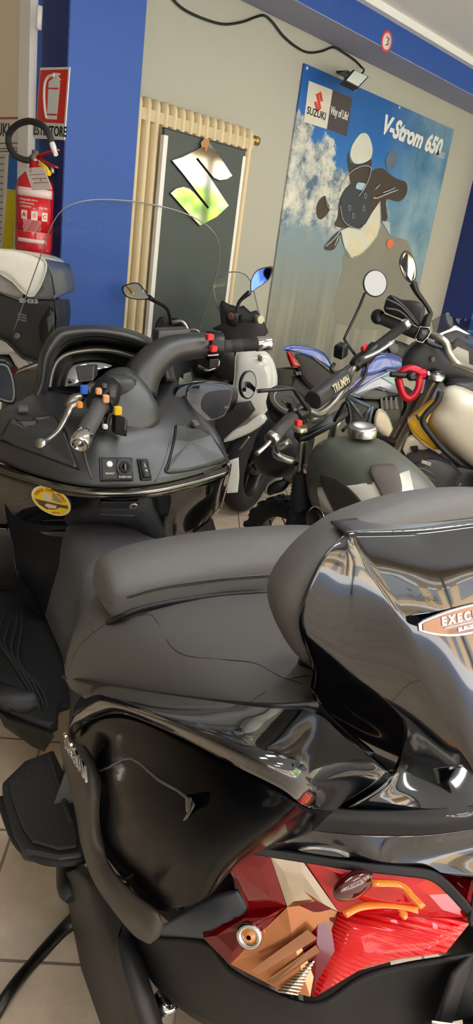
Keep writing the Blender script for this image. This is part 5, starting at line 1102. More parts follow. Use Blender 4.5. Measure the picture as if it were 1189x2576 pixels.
pillow([(572, 788), (584, 786), (588, 800), (580, 806), (572, 800)], Y - .05, .02, .004, 'switch_trim', mat('dark red trim', (80, 30, 34), .4), WS, 2)
MR = mat('mirror glass', (0, 0, 0))
ptube([(596, 800), (597, 775), (604, 756), (628, 735)], Y + .0, [.010, .009, .009, .014], 'mirror_stalk', M_black, WS)
loopmirror([(632, 700), (648, 678), (684, 670), (683, 690), (672, 708), (645, 726), (630, 736), (629, 715)], Y, 'mirror', WS, mat('blue tinted mirror', (120, 150, 235), .03, metal=1), .0006)
ptube([(428, 815), (425, 790), (415, 772), (390, 758), (374, 748)], [3.66, 3.6, 3.5, 3.4, 3.34], [.010, .009, .009, .009, .013], 'mirror_stalk', M_black, WS)
loopmirror([(306, 723), (322, 714), (345, 711), (362, 726), (372, 742), (376, 752), (345, 754), (315, 745)], 3.33, 'mirror', WS, MR, -.0002, ky=-.0009)
ptube([(432, 812), (455, 808), (468, 820), (478, 840), (490, 846)], Y + .08, [.012, .012, .010, .009, .009], 'brake_lever', M_silver, WS)
pillow([(425, 805), (445, 800), (470, 812), (478, 830), (440, 826)], Y + .12, .05, .02, 'brake_reservoir', M_black, WS, 2)
pillow([(380, 830), (405, 796), (422, 806), (430, 835), (410, 845)], Y + .15, .08, .02, 'hand_guard', M_matte2, WS, 2)
pillow([(486, 905), (500, 885), (540, 890), (545, 945), (490, 950)], Y + .2, .2, .03, 'side_panel', M_black, WS, 2)
pillow([(430, 960), (442, 938), (466, 960), (452, 985), (432, 990)], Y + .3, .05, .01, 'fairing_emblem_panel', M_wl, WS, 1)
pillow([(462, 940), (480, 935), (484, 955), (474, 975), (458, 972)], Y + .3, .05, .01, 'fairing_emblem_panel', M_wl, WS, 1)
# ---------------------------------------------------------------- blue naked bike along the wall
BB = thing('motorcycle', PY(840, 1000, 4.25) * 1, 'metallic blue naked motorcycle with slim red tail light parked along the poster wall', 'motorcycle')
BB.location.z = 0; BASES[BB.name] = V(BB.location)
M_mb = mat('metallic blue lacquer', (70, 92, 160), .25, metal=.5, coat=1, var=.08); M_mg = mat('metallic grey blue lacquer', (136, 146, 164), .28, metal=.5, coat=.8, var=.08); Y = 4.22; KX = .0012
def bp(px, dy, depth, bulge, name, m, sm=2, par=None): return pillow(px, Y + dy + KX * (sum(p[0] for p in px) / len(px) - 840), depth, bulge, name, m, par or BB, sm, kx=KX)
bp([(708, 880), (722, 870), (745, 868), (790, 876), (815, 888), (830, 910), (836, 932), (815, 912), (790, 900), (740, 884)], 0, .2, .02, 'tail_cowl', M_mb)
tlb = bp([(718, 882), (728, 884), (748, 905), (757, 920), (732, 924), (724, 905)], -.02, .05, .006, 'tail_lamp', M_dredlens, 1)
bp([(722, 884), (730, 886), (744, 915), (756, 917), (755, 921), (736, 921)], -.034, .01, .003, 'light_bar', M_redlens, 1, tlb)
bp([(742, 890), (775, 895), (805, 915), (845, 950), (850, 975), (800, 985), (765, 960), (748, 925)], 0, .2, .02, 'seat', M_matte2)
bp([(690, 928), (725, 924), (790, 930), (790, 940), (745, 945), (735, 975), (690, 980), (682, 950)], .02, .1, .015, 'plate_hanger', M_black, 1)
bp([(742, 935), (768, 933), (768, 942), (745, 944)], -.01, .01, .003, 'rear_reflector', M_greyp, 1)
bp([(700, 955), (760, 945), (800, 985), (770, 1010), (720, 1000)], .05, .15, .03, 'rear_frame', M_matte2)
bp([(905, 945), (925, 905), (960, 888), (995, 893), (1014, 908), (1012, 930), (975, 930), (935, 950)], -.02, .24, .04, 'fuel_tank', M_mb)
bp([(868, 985), (900, 950), (975, 932), (910, 975)], -.05, .1, .01, 'tank_stripe', mat('deep blue lacquer', (34, 66, 150), .25, coat=1), 1)
bp([(878, 992), (930, 955), (980, 932), (1012, 936), (1010, 990), (985, 985), (945, 975), (905, 1000)], -.04, .2, .025, 'side_shroud', M_mg, 1)
bp([(900, 992), (935, 978), (970, 985), (975, 995), (950, 1004), (915, 1003)], -.03, .1, .01, 'shroud_inlet', M_greyp, 1)
bp([(960, 950), (985, 945), (1005, 960), (990, 968)], -.075, .01, .004, 'shroud_stripe', mat('mint stripe', (150, 190, 180), .3), 1)
bp([(868, 1000), (905, 1000), (960, 1002), (1010, 990), (1010, 1060), (985, 1090), (930, 1075), (885, 1080), (868, 1060)], .02, .25, .04, 'engine', M_black, 1)
fr3 = MB()
for a, b in (((872, 998), (932, 1024)), ((932, 1024), (912, 1052)), ((912, 1052), (872, 998)), ((936, 1020), (925, 1068)), ((925, 1068), (890, 1072))): fr3.tube([PY(*a, Y - .04), PY(*b, Y - .04)], .012, 8, 1)
fr3.build('side_frame', mat('slate frame', (96, 112, 124), .35, metal=.4), BB)
eng = bp([(945, 1035), (960, 1028), (978, 1050), (990, 1090), (985, 1105), (965, 1095), (940, 1070)], -.03, .1, .02, 'clutch_cover', mat('champagne cover', (176, 168, 150), .35, metal=.4), 2)
for i in range(7): bp([(955 + i * 6, 1000 + (i % 2) * 8), (962 + i * 6, 998 + (i % 2) * 8), (966 + i * 6, 1030), (958 + i * 6, 1032)], -.03, .03, .004, 'cooling_fin', M_matte2 if i % 2 else M_greyp, 1)
bp([(955, 895), (990, 865), (1010, 860), (1040, 880), (1020, 912), (985, 892)], .05, .2, .03, 'headstock', M_black)
bp([(975, 868), (985, 862), (1000, 868), (1000, 885), (985, 890)], -.0, .05, .01, 'instrument_pod', M_greyp, 2)
FB = Fr(.26, 4.25, 42, 4); wheel(FB, -.05, .30, .14, BB, M_rimb); wheel(FB, 1.28, .30, .12, BB, M_rimb)
MB().tube([FB(1.28, .1, .3), FB(1.0, .1, .85)], .022, 10, 1).build('fork_leg', M_steel, BB); MB().tube([FB(1.28, -.1, .3), FB(1.0, -.1, .85)], .022, 10, 1).build('fork_leg', M_steel, BB)
MB().tube([FB(-.05, .08, .3), FB(.5, .08, .4)], .03, 10, 1).build('swing_arm', M_black, BB)
# ---------------------------------------------------------------- green retro scrambler
T = Fr(.2126, 2.665, -30, 6); TO = T.O
hubw = CAM + ray(715, 1385) * ((.262 - CH) / ray(715, 1385).z); T.O = hubw - T.U * .262; tk = T.K
TR = thing('motorcycle', T(-.4, 0, 0), 'matte olive green scrambler with white tank band, round mirrors and wire wheels', 'motorcycle')
M_olive = mat('matte olive tank paint', (84, 86, 76), .38, var=.05, scale=4); M_off = mat('tank band white', (214, 208, 194), .35)
ST = math.radians(-14)
def swheel(fr, x, r, w, parent, l0=0, steer=0, z=None, nsp=28):
    c = fr(x, l0, z or r); axl = (fr.L * math.cos(steer) + fr.F * math.sin(steer)).normalized()
    ty = MB(); ty.lathe(c, axl, [(-w * .36, r * .74), (-w * .5, r * .80), (-w * .5, r * .88), (-w * .4, r * .95), (-w * .2, r), (w * .2, r), (w * .4, r * .95), (w * .5, r * .88), (w * .5, r * .80), (w * .36, r * .74)], 48)
    u_ = axl.orthogonal().normalized(); v_ = axl.cross(u_)
    for i in range(36):
        t = 2 * math.pi * i / 36; e = u_ * math.cos(t) + v_ * math.sin(t); g_ = axl.cross(e)
        for s_ in (-.34, 0, .34) if i % 2 else (-.17, .17): ty.box(c + e * (r * (.995 if abs(s_) < .3 else .97)) + axl * (s_ * w), axl, g_, e, w * .2, r * .09, r * .05)
    t_ = ty.build('tyre', M_tyre, parent)
    rm = MB().lathe(c, axl, [(-w * .38, r * .76), (-w * .36, r * .71), (-w * .15, r * .69), (w * .15, r * .69), (w * .36, r * .71), (w * .38, r * .76)], 48).build('rim', M_rimb, parent)
    hb = MB().lathe(c, axl, [(-w * .5, 0), (-w * .5, r * .13), (-w * .3, r * .10), (w * .3, r * .10), (w * .5, r * .13), (w * .5, 0)], 24).build('hub', M_steel, parent)
    sp_ = MB()
    for i in range(nsp):
        t = 2 * math.pi * i / nsp; e = u_ * math.cos(t) + v_ * math.sin(t); t2 = t + (.35 if i % 2 else -.35); e2 = u_ * math.cos(t2) + v_ * math.sin(t2); s_ = 1 if i % 4 < 2 else -1
        sp_.tube([c + e * r * .12 + axl * (w * .35 * s_), c + e2 * r * .70], .0022, 5, 1)
    sp_.build('spokes', M_black, rm)
    dk = MB().lathe(c + axl * w * .52, axl, [(-.002, r * .24), (-.002, r * .46), (.002, r * .46), (.002, r * .24), (-.002, r * .24)], 36).build('brake_disc', mat('drilled disc steel', (128, 112, 98), .4, metal=.7, var=.4, scale=180), parent)
    return c
swheel(T, -.05, .258, .115, TR, steer=ST); swheel(T, -1.12, .255, .12, TR)
mg = MB(); axs = (T.L * math.cos(ST) + T.F * math.sin(ST)).normalized()
mg.torus(T(-.05, 0, .25), axs, .29, .055, 30, 10, 1.0, math.radians(15), math.radians(120), T.F); mg.build('front_mudguard', M_matte2, TR)
def tp(u, v, l): return tk(u, v, l=l)
for l, px in ((.09, [(760, 1092), (756, 1140), (752, 1198)]), (-.09, [(850, 1045), (835, 1100), (820, 1150)])): MB().tube([tp(u, v, l) for u, v in px], .017, 14, 2).build('fork_tube', M_silver, TR)
gp_ = [tp(753, 1192, .09), tp(756, 1245, .09), tp(757, 1295, .09)]; path = []; rs = []
for i in range(25): 
    t = i / 24; path.append(gp_[0].lerp(gp_[2], t)); rs.append((.024 + .014 * min(1, t * 1.6)) * (1 + (.10 if i % 2 else -.06)))
MB().tube(path, rs, 16, 1).build('fork_gaiter', M_rubber, TR)
MB().tube([tp(757, 1290, .09), tp(750, 1330, .09), tp(738, 1390, .09)], [.028, .028, .026], 14, 2).build('fork_leg', M_black, TR)
MB().tube([T(0, -.09, .26), T(-.1, -.09, .6), T(-.2, -.09, .8)], .024, 12, 2).build('fork_leg', M_black, TR)
MB().loft([[tp(738, 1083, .13), tp(752, 1100, .13), tp(775, 1095, .10), tp(840, 1062, -.02), tp(880, 1030, -.1), tp(868, 1020, -.12), tp(830, 1040, -.02), tp(765, 1068, .10)], [tp(738, 1083, .13) - T.U * .022, tp(752, 1100, .13) - T.U * .022, tp(775, 1095, .10) - T.U * .022, tp(840, 1062, -.02) - T.U * .022, tp(880, 1030, -.1) - T.U * .022, tp(868, 1020, -.12) - T.U * .022, tp(830, 1040, -.02) - T.U * .022, tp(765, 1068, .10) - T.U * .022]], 1).build('top_yoke', M_black, TR, bevel=.004)
MB().lathe(tp(754, 1084, .135), T.U, [(0, .026), (.012, .026), (.018, .022), (.018, .010), (.022, .008), (.022, 0)], 20).build('fork_cap', mat('pale gold bolt', (196, 188, 160), .3, metal=.8), TR)
MB().tube([tp(730, 1110, .12), tp(695, 1132, .16), tp(702, 1148, .16), tp(748, 1165, .10)], [.014, .016, .015, .014], 12, 3).build('headlamp_bracket', M_silver, TR)
MB().lathe(tp(700, 1128, .165), T.L, [(0, .014), (.01, .014), (.012, .008), (.012, 0)], 14).build('bracket_bolt', M_greyp, TR)
hlc = tp(706, 1128, -.02); hax = (T.F * math.cos(.25) + T.L * math.sin(.25)).normalized()
hl = MB().lathe(hlc, hax, [(-.11, 0), (-.105, .06), (-.05, .115), (.0, .130), (.03, .132), (.035, .125), (.032, 0)], 36).build('headlamp', M_matte2, TR)
gc = tp(724, 1008, .05); gax = (T.U * .85 - T.F * .5).normalized()
gg = MB().lathe(gc, gax, [(-.09, 0), (-.085, .05), (-.03, .078), (.004, .081), (.006, .074), (.002, .071)], 32).build('gauge', M_black, TR)
MB().lathe(gc, gax, [(.0015, 0), (.002, .072)], 32).build('gauge_face', mat('gauge dial', (70, 66, 60), .3, var=.2), gg); MB().torus(gc + gax * .003, gax, .056, .0016, 30, 6, 1, .3, 5.2).build('dial_scale', M_off, gg); MB().torus(gc + gax * .003, gax, .028, .0014, 24, 6).build('dial_scale', M_greyp, gg)
# handlebar
hb = [(690, 1098, .36), (740, 1048, .27), (770, 1032, .21), (800, 1042, .14), (830, 1022, .05), (858, 985, -.05), (880, 942, -.16), (895, 918, -.21), (930, 885, -.28), (1015, 820, -.40)]
tw = [tp(*q) for q in hb]
MB().tube(tw[:1] + tw[1:], .0125, 14, 4).build('handlebar', M_silver, TR)
MB().tube([tp(690, 1098, .36), tp(700, 1085, .345), tp(738, 1046, .275), tp(744, 1040, .265)], [.023, .0215, .0215, .026], 18, 3).build('grip', mat('grey grip rubber', (62, 62, 62), .6, bump=.4, bscale=260), TR)
MB().lathe(tp(690, 1098, .36), tp(690, 1098, .36) - tp(730, 1056, .285), [(-.002, .02), (.0, .0245), (.022, .0245), (.024, .02), (.024, 0)], 20).build('bar_end_weight', M_silver, TR)
MB().tube([tp(684, 1104, .37), tp(665, 1125, .40), tp(645, 1142, .43)], [.008, .007, .009], 10, 3).build('clutch_lever', M_silver, TR)
lsh = MB().tube([tp(740, 1046, .275), tp(748, 1038, .26), tp(766, 1030, .225)], [.026, .030, .026], 14, 2).build('switch_housing', M_black, TR)
MB().box(tp(750, 1064, .30), T.L, T.F, T.U, .02, .02, .02).build('red_button', M_red, lsh, bevel=.004); MB().box(tp(735, 1020, .28), T.L, T.F, T.U, .03, .03, .02).build('switch_block', M_black, lsh, bevel=.004)
for q in ((724, 1018), (740, 1030)): MB().box(tp(*q, .29), T.L, T.F, T.U, .012, .012, .01).build('switch_key', M_greyp, lsh, bevel=.002)
MB().ell(tp(760, 1028, .22), T.L * .02, T.F * .02, T.U * .024).build('bar_clamp', M_silver, TR); MB().ell(tp(788, 1046, .14), T.L * .026, T.F * .026, T.U * .026).build('bar_clamp', M_silver, TR)
pA_, pB_ = tp(786, 1008, .13), tp(866, 950, -.09)
cpad = MB().tube([pA_, pA_.lerp(pB_, .04), pA_.lerp(pB_, .96), pB_], [.030, .034, .034, .030], 28, 1).build('crossbar_pad', M_matte2, TR)
xd = (pB_ - pA_).normalized(); nd = (CAM - (pA_ + pB_) / 2); nd = (nd - xd * nd.dot(xd)).normalized(); yd = nd.cross(xd); nd2 = (nd * .93 + yd * .37).normalized() * 1; 
text('TRIUMPH', pA_.lerp(pB_, .60) + (nd * .94 - yd * .34) * .0368, xd, nd.cross(xd) * .94 + nd * .34, .040, 'lettering', mat('gold grey print', (184, 176, 150), .45), cpad, .0006, sx=.78, bold=.0008)
MB().tube([tp(866, 950, -.09), tp(880, 942, -.13)], .012, 10, 1).build('crossbar_end', M_silver, TR)
MB().tube([tp(812, 1040, .06), tp(838, 1010, -.01), tp(880, 965, -.12)], [.014, .012, .010], 10, 3).build('crossbar', M_silver, TR)
MB().tube([tp(890, 925, -.2), tp(898, 912, -.22), tp(918, 900, -.25), tp(945, 872, -.295)], [.022, .028, .030, .026], 14, 2).build('switch_housing', M_black, TR)
MB().box(tp(916, 874, -.25), xd, T.F, T.U, .045, .022, .018).build('stop_switch', M_red, TR, bevel=.004)
MB().tube([tp(935, 884, -.28), tp(942, 876, -.29), tp(1012, 822, -.395), tp(1016, 819, -.40)], [.022, .0185, .0185, .020], 18, 1).build('grip', M_rubber, TR)
MB().lathe(tp(1016, 819, -.40), tp(1016, 819, -.40) - tp(950, 870, -.3), [(-.003, .017), (0, .020), (.018, .020), (.02, .016), (.02, 0)], 20).build('bar_end_weight', M_silver, TR)
MB().tube([tp(905, 905, -.2), tp(950, 885, -.26), tp(990, 858, -.32)], [.009, .008, .008], 8, 3).build('brake_lever', M_silver, TR)
MB().box(tp(857, 882, -.14), xd, T.F, T.U, .06, .06, .05).build('brake_reservoir', M_black, TR, bevel=.01)
mb = MB(); mb.tube([tp(840, 915, -.1), tp(832, 930, -.08), tp(850, 938, -.1), tp(880, 920, -.16)], .007, 8, 4); mb.build('brake_hose', M_black, TR)
mb = MB(); mb.tube([tp(925, 905, -.25), tp(915, 950, -.22), tp(880, 985, -.12), tp(845, 1010, -.02)], .006, 8, 4); mb.build('throttle_cable', M_black, TR)
def rmirror(u, v, l, rx, name, nrm):
    c = tp(u, v, l); nrm = nrm.normalized()
    h_ = MB().lathe(c, nrm, [(-.022, 0), (-.02, rx * .5), (-.008, rx * .95), (.0, rx), (.003, rx * .97), (.003, rx * .9)], 36).build(name, M_black, TR)
    MB().lathe(c, nrm, [(.0022, 0), (.0028, rx * .93)], 36).build('mirror_glass', MR, h_); return c
c1 = tp(943, 713, -.46); rmirror(943, 713, -.46, .055, 'mirror', (CAM - c1).normalized() + wn * .8 + ZUP * .36)
MB().tube([tp(917, 738, -.46), tp(895, 790, -.38), tp(870, 842, -.3), tp(868, 858, -.28), tp(895, 895, -.22)], .006, 8, 4).build('mirror_stalk', M_black, TR)
c2 = tp(624, 968, .47); lat = (CAM - c2).cross(ZUP).normalized(); rmirror(624, 968, .47, .041, 'mirror', (CAM - c2).normalized() - lat * 1.6 + ZUP * .05)
MB().tube([tp(646, 984, .45), tp(700, 980, .38), tp(735, 978, .33), tp(748, 995, .30), tp(772, 1030, .24)], .006, 8, 4).build('mirror_stalk', M_black, TR)
# tank
tank = MB(); tsecs = []
tank_o = lofts(T, [(-.21, [(.04, .70), (.06, .75), (.04, .795), (0, .805)]), (-.28, [(.07, .62), (.11, .72), (.08, .83), (0, .855)]), (-.40, [(.10, .59), (.155, .72), (.112, .86), (0, .893)]), (-.58, [(.11, .59), (.158, .71), (.11, .84), (0, .873)]), (-.73, [(.10, .60), (.145, .69), (.10, .79), (0, .82)]), (-.81, [(.07, .62), (.10, .68), (.06, .74), (0, .76)])], sub=5, csub=4).build('fuel_tank', M_olive, TR)
bpy.context.view_layer.update()
def decal(px, o, name, m, lift=.002, thick=.002, sm=2, n=10):
    """thin skin that follows the surface of o inside a pixel outline"""
    lp = smooth_loop([V((a, b, 0)) for a, b in px], sm) if sm > 1 else [V((a, b, 0)) for a, b in px]
    c = sum(lp, V((0, 0, 0))) / len(lp); rings = []; last = None
    for s_ in (1, .8, .6, .4, .2):
        rg = []
        for q in lp:
            p = c.lerp(q, s_); h_ = hit(p.x, p.y, [o])
            rg.append(h_)
        rings.append(rg)
    hc_ = hit(c.x, c.y, [o])
    if hc_ is None: return None
    for i in range(len(lp)):
        last = hc_
        for r_ in reversed(rings):
            if r_[i] is None: r_[i] = last
            last = r_[i]
    vs = [h_[0] + h_[1] * lift for r_ in rings for h_ in r_] + [hc_[0] + hc_[1] * lift]; N = len(lp)
    fs = [(j * N + i, j * N + (i + 1) % N, (j + 1) * N + (i + 1) % N, (j + 1) * N + i) for j in range(4) for i in range(N)] + [(4 * N + i, 4 * N + (i + 1) % N, 5 * N) for i in range(N)]
    return MB().add(vs, fs).build(name, m, o, thick=thick, off=0, fix=False)
decal([(773, 1238), (800, 1225), (850, 1225), (900, 1220), (965, 1205), (1028, 1185), (1040, 1240), (1045, 1290), (960, 1300), (860, 1300), (810, 1285)], tank_o, 'tank_band', M_off, .003, .002, 1)
decal([(808, 1205), (822, 1193), (850, 1205), (880, 1228), (910, 1260), (935, 1300), (860, 1300), (830, 1260)], tank_o, 'tank_scallop', mat('dark scallop paint', (58, 54, 50), .4), .006, .002, 2)
decal([(930, 1182), (945, 1176), (985, 1175), (998, 1190), (1008, 1230), (1005, 1262), (975, 1270), (955, 1240), (935, 1200)], tank_o, 'knee_pad', mat('brown knee rubber', (84, 74, 68), .6), .010, .006, 2)
MB().lathe(tp(912, 1079, .0), (T.U - T.F * .05), [(-.02, .048), (.004, .048), (.008, .046), (.012, .042), (.013, .030), (.014, .012), (.014, 0)], 32).build('fuel_cap', M_silver, TR)
lofts(T, [(-.2, [(.08, .30), (.13, .4), (.12, .56), (0, .62)]), (-.45, [(.12, .26), (.2, .36), (.16, .56), (0, .6)]), (-.75, [(.1, .28), (.15, .38), (.12, .56), (0, .6)])], sub=3, csub=2).build('engine', M_black, TR)
lofts(T, [(-.70, [(.06, .64), (.10, .68), (.08, .74), (0, .75)]), (-.95, [(.08, .66), (.12, .70), (.10, .76), (0, .77)]), (-1.3, [(.06, .68), (.10, .72), (.08, .78), (0, .79)])], sub=3, csub=3).build('seat', M_seat, TR)
MB().tube([T(-.5, .1, .4), T(-1.12, .1, .26)], .025, 10, 1).build('swing_arm', M_black, TR)
MB().lathe(tp(797, 1310, .14), T.L, [(0, .05), (.012, .05), (.018, .042), (.022, .02), (.022, 0)], 30).build('engine_cover', M_black, TR); MB().torus(tp(797, 1310, .155), T.L, .05, .004, 30, 8).build('cover_ring', M_chrome, TR)
pillow([(668, 1230), (690, 1212), (715, 1205), (728, 1215), (712, 1235), (690, 1242), (675, 1245)], 2.42, .05, .03, 'indicator', M_black, TR, 2)
ptube([(668, 1240), (672, 1222), (690, 1208), (712, 1203)], 2.40, .006, 'indicator_rim', M_silver, TR)
mb = MB(); mb.tube([tp(840, 1060, 0), tp(870, 1010, -.02), tp(880, 1060, -.03), tp(860, 1085, 0)], .006, 8, 4); mb.build('wiring', M_black, TR)
mb = MB(); mb.tube([tp(765, 1170, .1), tp(778, 1190, .1), tp(772, 1205, .1)], .007, 8, 3); mb.build('wire_clip', M_steel, TR)
# ---------------------------------------------------------------- beige and yellow travel enduro, right edge
GZ = thing('motorcycle', PY(1120, 1250, 3.05) * 1, 'beige and yellow touring enduro with silver fork and smoked screen at the right edge', 'motorcycle')
GZ.location.z = 0; BASES[GZ.name] = V(GZ.location)
M_bei = mat('beige tank lacquer', (220, 212, 190), .3, coat=.5, var=.02); M_yel = mat('mustard yellow lacquer', (232, 178, 30), .3, coat=.4, var=.04); M_fork = mat('bronze grey fork tube', (122, 110, 98), .3, metal=.6)
Y = 2.95
pillow([(1128, 968), (1160, 972), (1240, 1010), (1330, 1060), (1330, 1240), (1240, 1215), (1189, 1182), (1125, 1128), (1085, 1082), (1070, 1058), (1078, 1035), (1098, 1012), (1108, 985)], Y + .10, .40, .16, 'fuel_tank', M_bei, GZ, 2, kx=-.0006)
pillow([(1120, 962), (1189, 958), (1330, 990), (1330, 1060), (1250, 1015), (1189, 990), (1150, 972)], Y + .12, .36, .06, 'tank_top', M_matte, GZ, 2)
pillow([(1099, 1000), (1090, 1025), (1064, 1058), (1080, 1092), (1112, 1130), (1090, 1132), (1058, 1108), (1036, 1088), (1025, 1063), (1050, 1040)], Y + .06, .12, .03, 'side_panel', M_yel, GZ, 1, bevel=.004)
ptube([(1108, 985), (1098, 1012), (1072, 1040), (1063, 1062), (1085, 1095), (1120, 1135), (1189, 1190), (1260, 1235)], Y - .0, .014, 'tank_edge_trim', M_matte2, GZ, 10)
ptube([(1046, 1043), (1052, 1054), (1060, 1058)], Y - .0, .005, 'eagle_emblem', M_matte2, GZ, 6); ptube([(1060, 1058), (1052, 1050), (1070, 1052)], Y - .0, .004, 'eagle_emblem', M_matte2, GZ, 6)
ptube([(1100, 940), (1050, 1040), (1003, 1130), (975, 1190)], [3.14, 3.12, 3.09, 3.06], .024, 'fork_leg', M_fork, GZ, 16)
ptube([(1050, 985), (1012, 1060), (985, 1110)], [3.36, 3.34, 3.3], .024, 'fork_leg', M_fork, GZ, 16)
ptube([(1012, 985), (1018, 1020), (1010, 1045)], 3.3, .008, 'brake_hose', M_black, GZ); ptube([(1040, 990), (1025, 1030), (1005, 1070)], 3.2, .007, 'brake_hose', M_steel, GZ)
pillow([(1080, 940), (1095, 930), (1115, 935), (1118, 955), (1100, 962), (1085, 955)], 3.1, .1, .02, 'top_yoke', M_black, GZ, 2)
MB().lathe(PY(1098, 944, 3.06), ZUP, [(-.02, .035), (0, .035), (.006, .03), (.006, .014), (.012, .012), (.012, 0)], 24).build('fork_cap', M_silver, GZ)
pillow([(1012, 905), (1030, 875), (1060, 855), (1095, 865), (1125, 900), (1189, 930), (1189, 965), (1130, 965), (1075, 950), (1050, 960), (1015, 940)], 3.2, .2, .05, 'head_fairing', M_matte2, GZ, 2)
pillow([(1082, 900), (1092, 896), (1094, 908), (1085, 912)], 3.13, .02, .004, 'fairing_clip', M_greyp, GZ, 1)
rl = [(1001, 950), (1012, 933), (1030, 926), (1048, 930), (1058, 936), (1063, 936), (1064, 944), (1056, 950), (1053, 972), (1044, 992), (1028, 1003), (1014, 993), (1006, 972)]
ptube(rl + rl[:1], 3.02, .017, 'red_hoop', mat('red anodised metal', (188, 30, 50), .35, metal=.4), GZ, 12, 4, flat=.7)
ptube([(1052, 935), (1068, 938), (1074, 936)], 3.02, .014, 'hoop_arm', MATS['red anodised metal'], GZ); MB().ell(PY(1076, 939, 3.02), ir * .010, iu * .012, cH * .01).build('hoop_bolt', M_silver, GZ)
ptube([(980, 941), (1000, 943), (1030, 945), (1040, 945)], 2.99, [.012, .013, .012, .015], 'hoop_handle', M_black, GZ); MB().ell(PY(1034, 946, 2.98), ir * .022, iu * .022, cH * .02).build('handle_knob', M_black, GZ)
# engine
en_ = pillow([(1030, 1175), (1045, 1160), (1075, 1150), (1120, 1160), (1160, 1190), (1130, 1250), (1110, 1290), (1040, 1290), (1030, 1230)], 2.86, .3, .05, 'cylinder_head', M_matte2, GZ, 2)
for i in range(6): ptube([(1036, 1185 + i * 14), (1060, 1178 + i * 14), (1100, 1200 + i * 15)], 2.815, .006, 'cooling_fin', M_matte, GZ, 8)
for i in range(5): ptube([(1092 + i * 10, 1152 + i * 3), (1100 + i * 10, 1172 + i * 4)], 2.84, .005, 'head_fin', M_black, GZ, 6)
lbl = pprism([(1061, 1157), (1084, 1165), (1082, 1172), (1059, 1164)], 2.80, .006, 'name_plate', M_silver, GZ); 
tA, tB = PY(1060, 1161, 2.797), PY(1083, 1169, 2.797); text('MOTO GUZZI', (tA + tB) / 2, tB - tA, ZUP, .010, 'lettering', M_black, lbl, .0004, sx=.62)
pillow([(1120, 1190), (1160, 1170), (1260, 1200), (1260, 1290), (1110, 1290)], 2.95, .3, .04, 'crankcase', M_black, GZ, 2)
ptube([(1100, 1252), (1120, 1235), (1150, 1210)], 2.85, .006, 'cable', M_greyp, GZ); ptube([(1110, 1256), (1130, 1240), (1160, 1216)], 2.85, .005, 'cable', M_greyp, GZ)
MB().lathe(PY(1130, 1220, 2.86), -cH, [(0, .022), (.02, .022), (.02, .012), (.008, .012), (.008, 0)], 20).build('oil_cap', M_black, GZ)
pillow([(1024, 1100), (1040, 1092), (1075, 1128), (1060, 1140), (1022, 1150), (1012, 1130)], 3.05, .1, .01, 'lower_fairing', M_bei, GZ, 1)
for q in ((1040, 1128), (1048, 1142), (1034, 1148), (1066, 1138)): pprism([(q[0] - 8, q[1] - 4), (q[0] + 10, q[1] - 6), (q[0] + 12, q[1] + 3), (q[0] - 6, q[1] + 6)], 3.03, .02, 'fairing_slot', M_black, GZ)
# bars, guard, mirror, screen
ptube([(1083, 843), (1105, 850), (1122, 865), (1130, 890), (1145, 912), (1170, 922), (1250, 950)], [3.16, 3.12, 3.1, 3.08, 3.05, 3.03, 2.95], .016, 'handlebar', mat('champagne handlebar', (196, 190, 170), .3, metal=.8), GZ, 14)
ptube([(945, 797), (985, 813), (1025, 830), (1052, 840)], [3.3, 3.26, 3.22, 3.18], .026, 'grip', M_rubber, GZ, 16, 2)
MB().ell(PY(950, 797, 3.29), ir * .034, iu * .036, cH * .03).build('bar_end_weight', M_black, GZ)
pillow([(966, 768), (972, 750), (982, 742), (998, 748), (1012, 754), (1040, 756), (1065, 768), (1066, 795), (1054, 822), (1040, 815), (1005, 800), (968, 785)], 3.24, .10, .04, 'hand_guard', M_matte2, GZ, 2, kx=-.0006)
ptube([(972, 752), (1010, 772), (1050, 818)], 3.18, .004, 'guard_edge', M_greyp, GZ); ptube([(970, 775), (1005, 783), (1040, 815)], 3.18, .004, 'guard_edge', M_greyp, GZ); ptube([(985, 745), (1020, 775), (1052, 815)], 3.18, .003, 'guard_edge', M_greyp, GZ)
shs = pillow([(1044, 850), (1056, 822), (1078, 824), (1083, 835), (1075, 848), (1062, 862), (1048, 858)], 3.12, .06, .02, 'switch_housing', M_black, GZ, 1)
ptube([(1044, 850), (1056, 822), (1078, 824), (1083, 835), (1075, 848), (1062, 862), (1048, 858), (1044, 850)], 3.10, .003, 'switch_outline', M_silver, GZ, 6, 1)
pprism([(1060, 832), (1072, 832), (1072, 842), (1060, 842)], 3.09, .01, 'rocker_switch', M_greyp, GZ, bevel=.002)
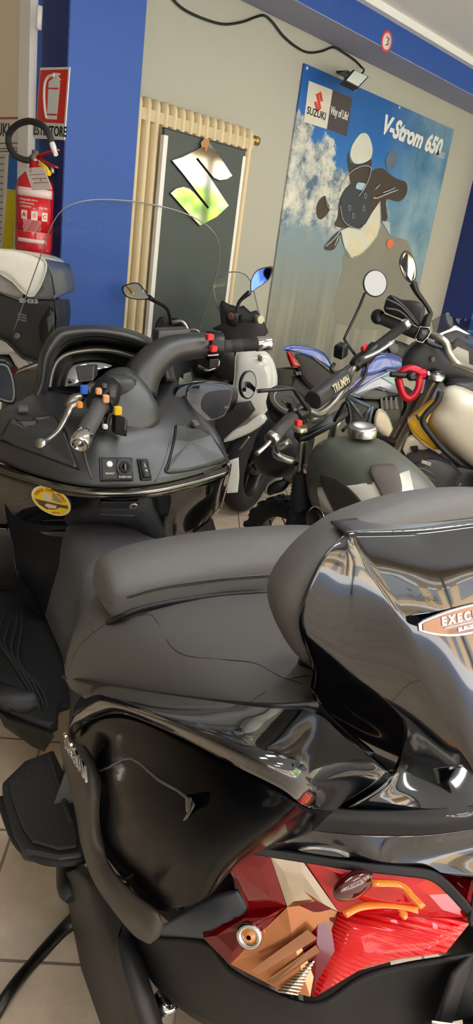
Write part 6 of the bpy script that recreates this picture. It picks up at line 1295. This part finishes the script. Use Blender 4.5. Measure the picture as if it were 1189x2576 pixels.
ptube([(1068, 822), (1075, 800), (1082, 788), (1070, 765), (1048, 735), (1038, 712)], [3.12] * 6, [.020, .018, .010, .009, .012, .017], 'mirror_stalk', M_black, GZ)
loopmirror([(1003, 665), (1008, 640), (1020, 630), (1036, 642), (1046, 670), (1046, 700), (1035, 712), (1018, 702)], 3.12, 'mirror', GZ, MR, .0012)
ptube([(1070, 858), (1090, 868), (1115, 875)], 3.1, .010, 'cable_run', M_black, GZ)
MB().grid([[PY(1084, 806, 3.3), PY(1125, 786, 3.36), PY(1137, 798, 3.38), PY(1189, 803, 3.36), PY(1290, 800, 3.3)], [PY(1090, 840, 3.28), PY(1120, 830, 3.32), PY(1150, 830, 3.34), PY(1195, 840, 3.34), PY(1290, 850, 3.28)], [PY(1100, 870, 3.24), PY(1130, 862, 3.26), PY(1160, 860, 3.28), PY(1200, 870, 3.28), PY(1290, 890, 3.24)]], 5).build('smoked_screen', GLs, GZ, fix=False)
pillow([(1115, 825), (1135, 820), (1150, 826), (1148, 835), (1130, 838), (1116, 833)], 3.38, .02, .005, 'screen_bracket', M_black, GZ, 2); pillow([(1108, 850), (1125, 838), (1136, 850), (1125, 862), (1110, 862)], 3.36, .02, .005, 'screen_bracket', M_black, GZ, 2)
pillow([(1128, 868), (1150, 850), (1180, 870), (1260, 900), (1260, 960), (1189, 938), (1150, 930), (1135, 905)], 3.2, .08, .01, 'instrument_frame', M_black, GZ, 1)
pprism([(1136, 884), (1150, 872), (1178, 884), (1180, 930), (1150, 918)], 3.18, .01, 'instrument_display', mat('lcd display', (160, 158, 146), .2), GZ)
FG = Fr(.78, 3.55, -28, 5); wheel(FG, 0, .30, .11, GZ, M_rimb); wheel(FG, -1.35, .29, .14, GZ, M_rimb)
lofts(FG, [(-.85, [(.08, .55), (.13, .62), (.1, .72), (0, .73)]), (-1.2, [(.1, .6), (.14, .66), (.11, .74), (0, .75)]), (-1.6, [(.07, .64), (.1, .70), (.08, .78), (0, .79)])], sub=3, csub=3).build('seat', M_seat, GZ)
MB().tube([FG(-.6, .12, .4), FG(-1.35, .12, .29)], .035, 12, 1).build('swing_arm', M_black, GZ)
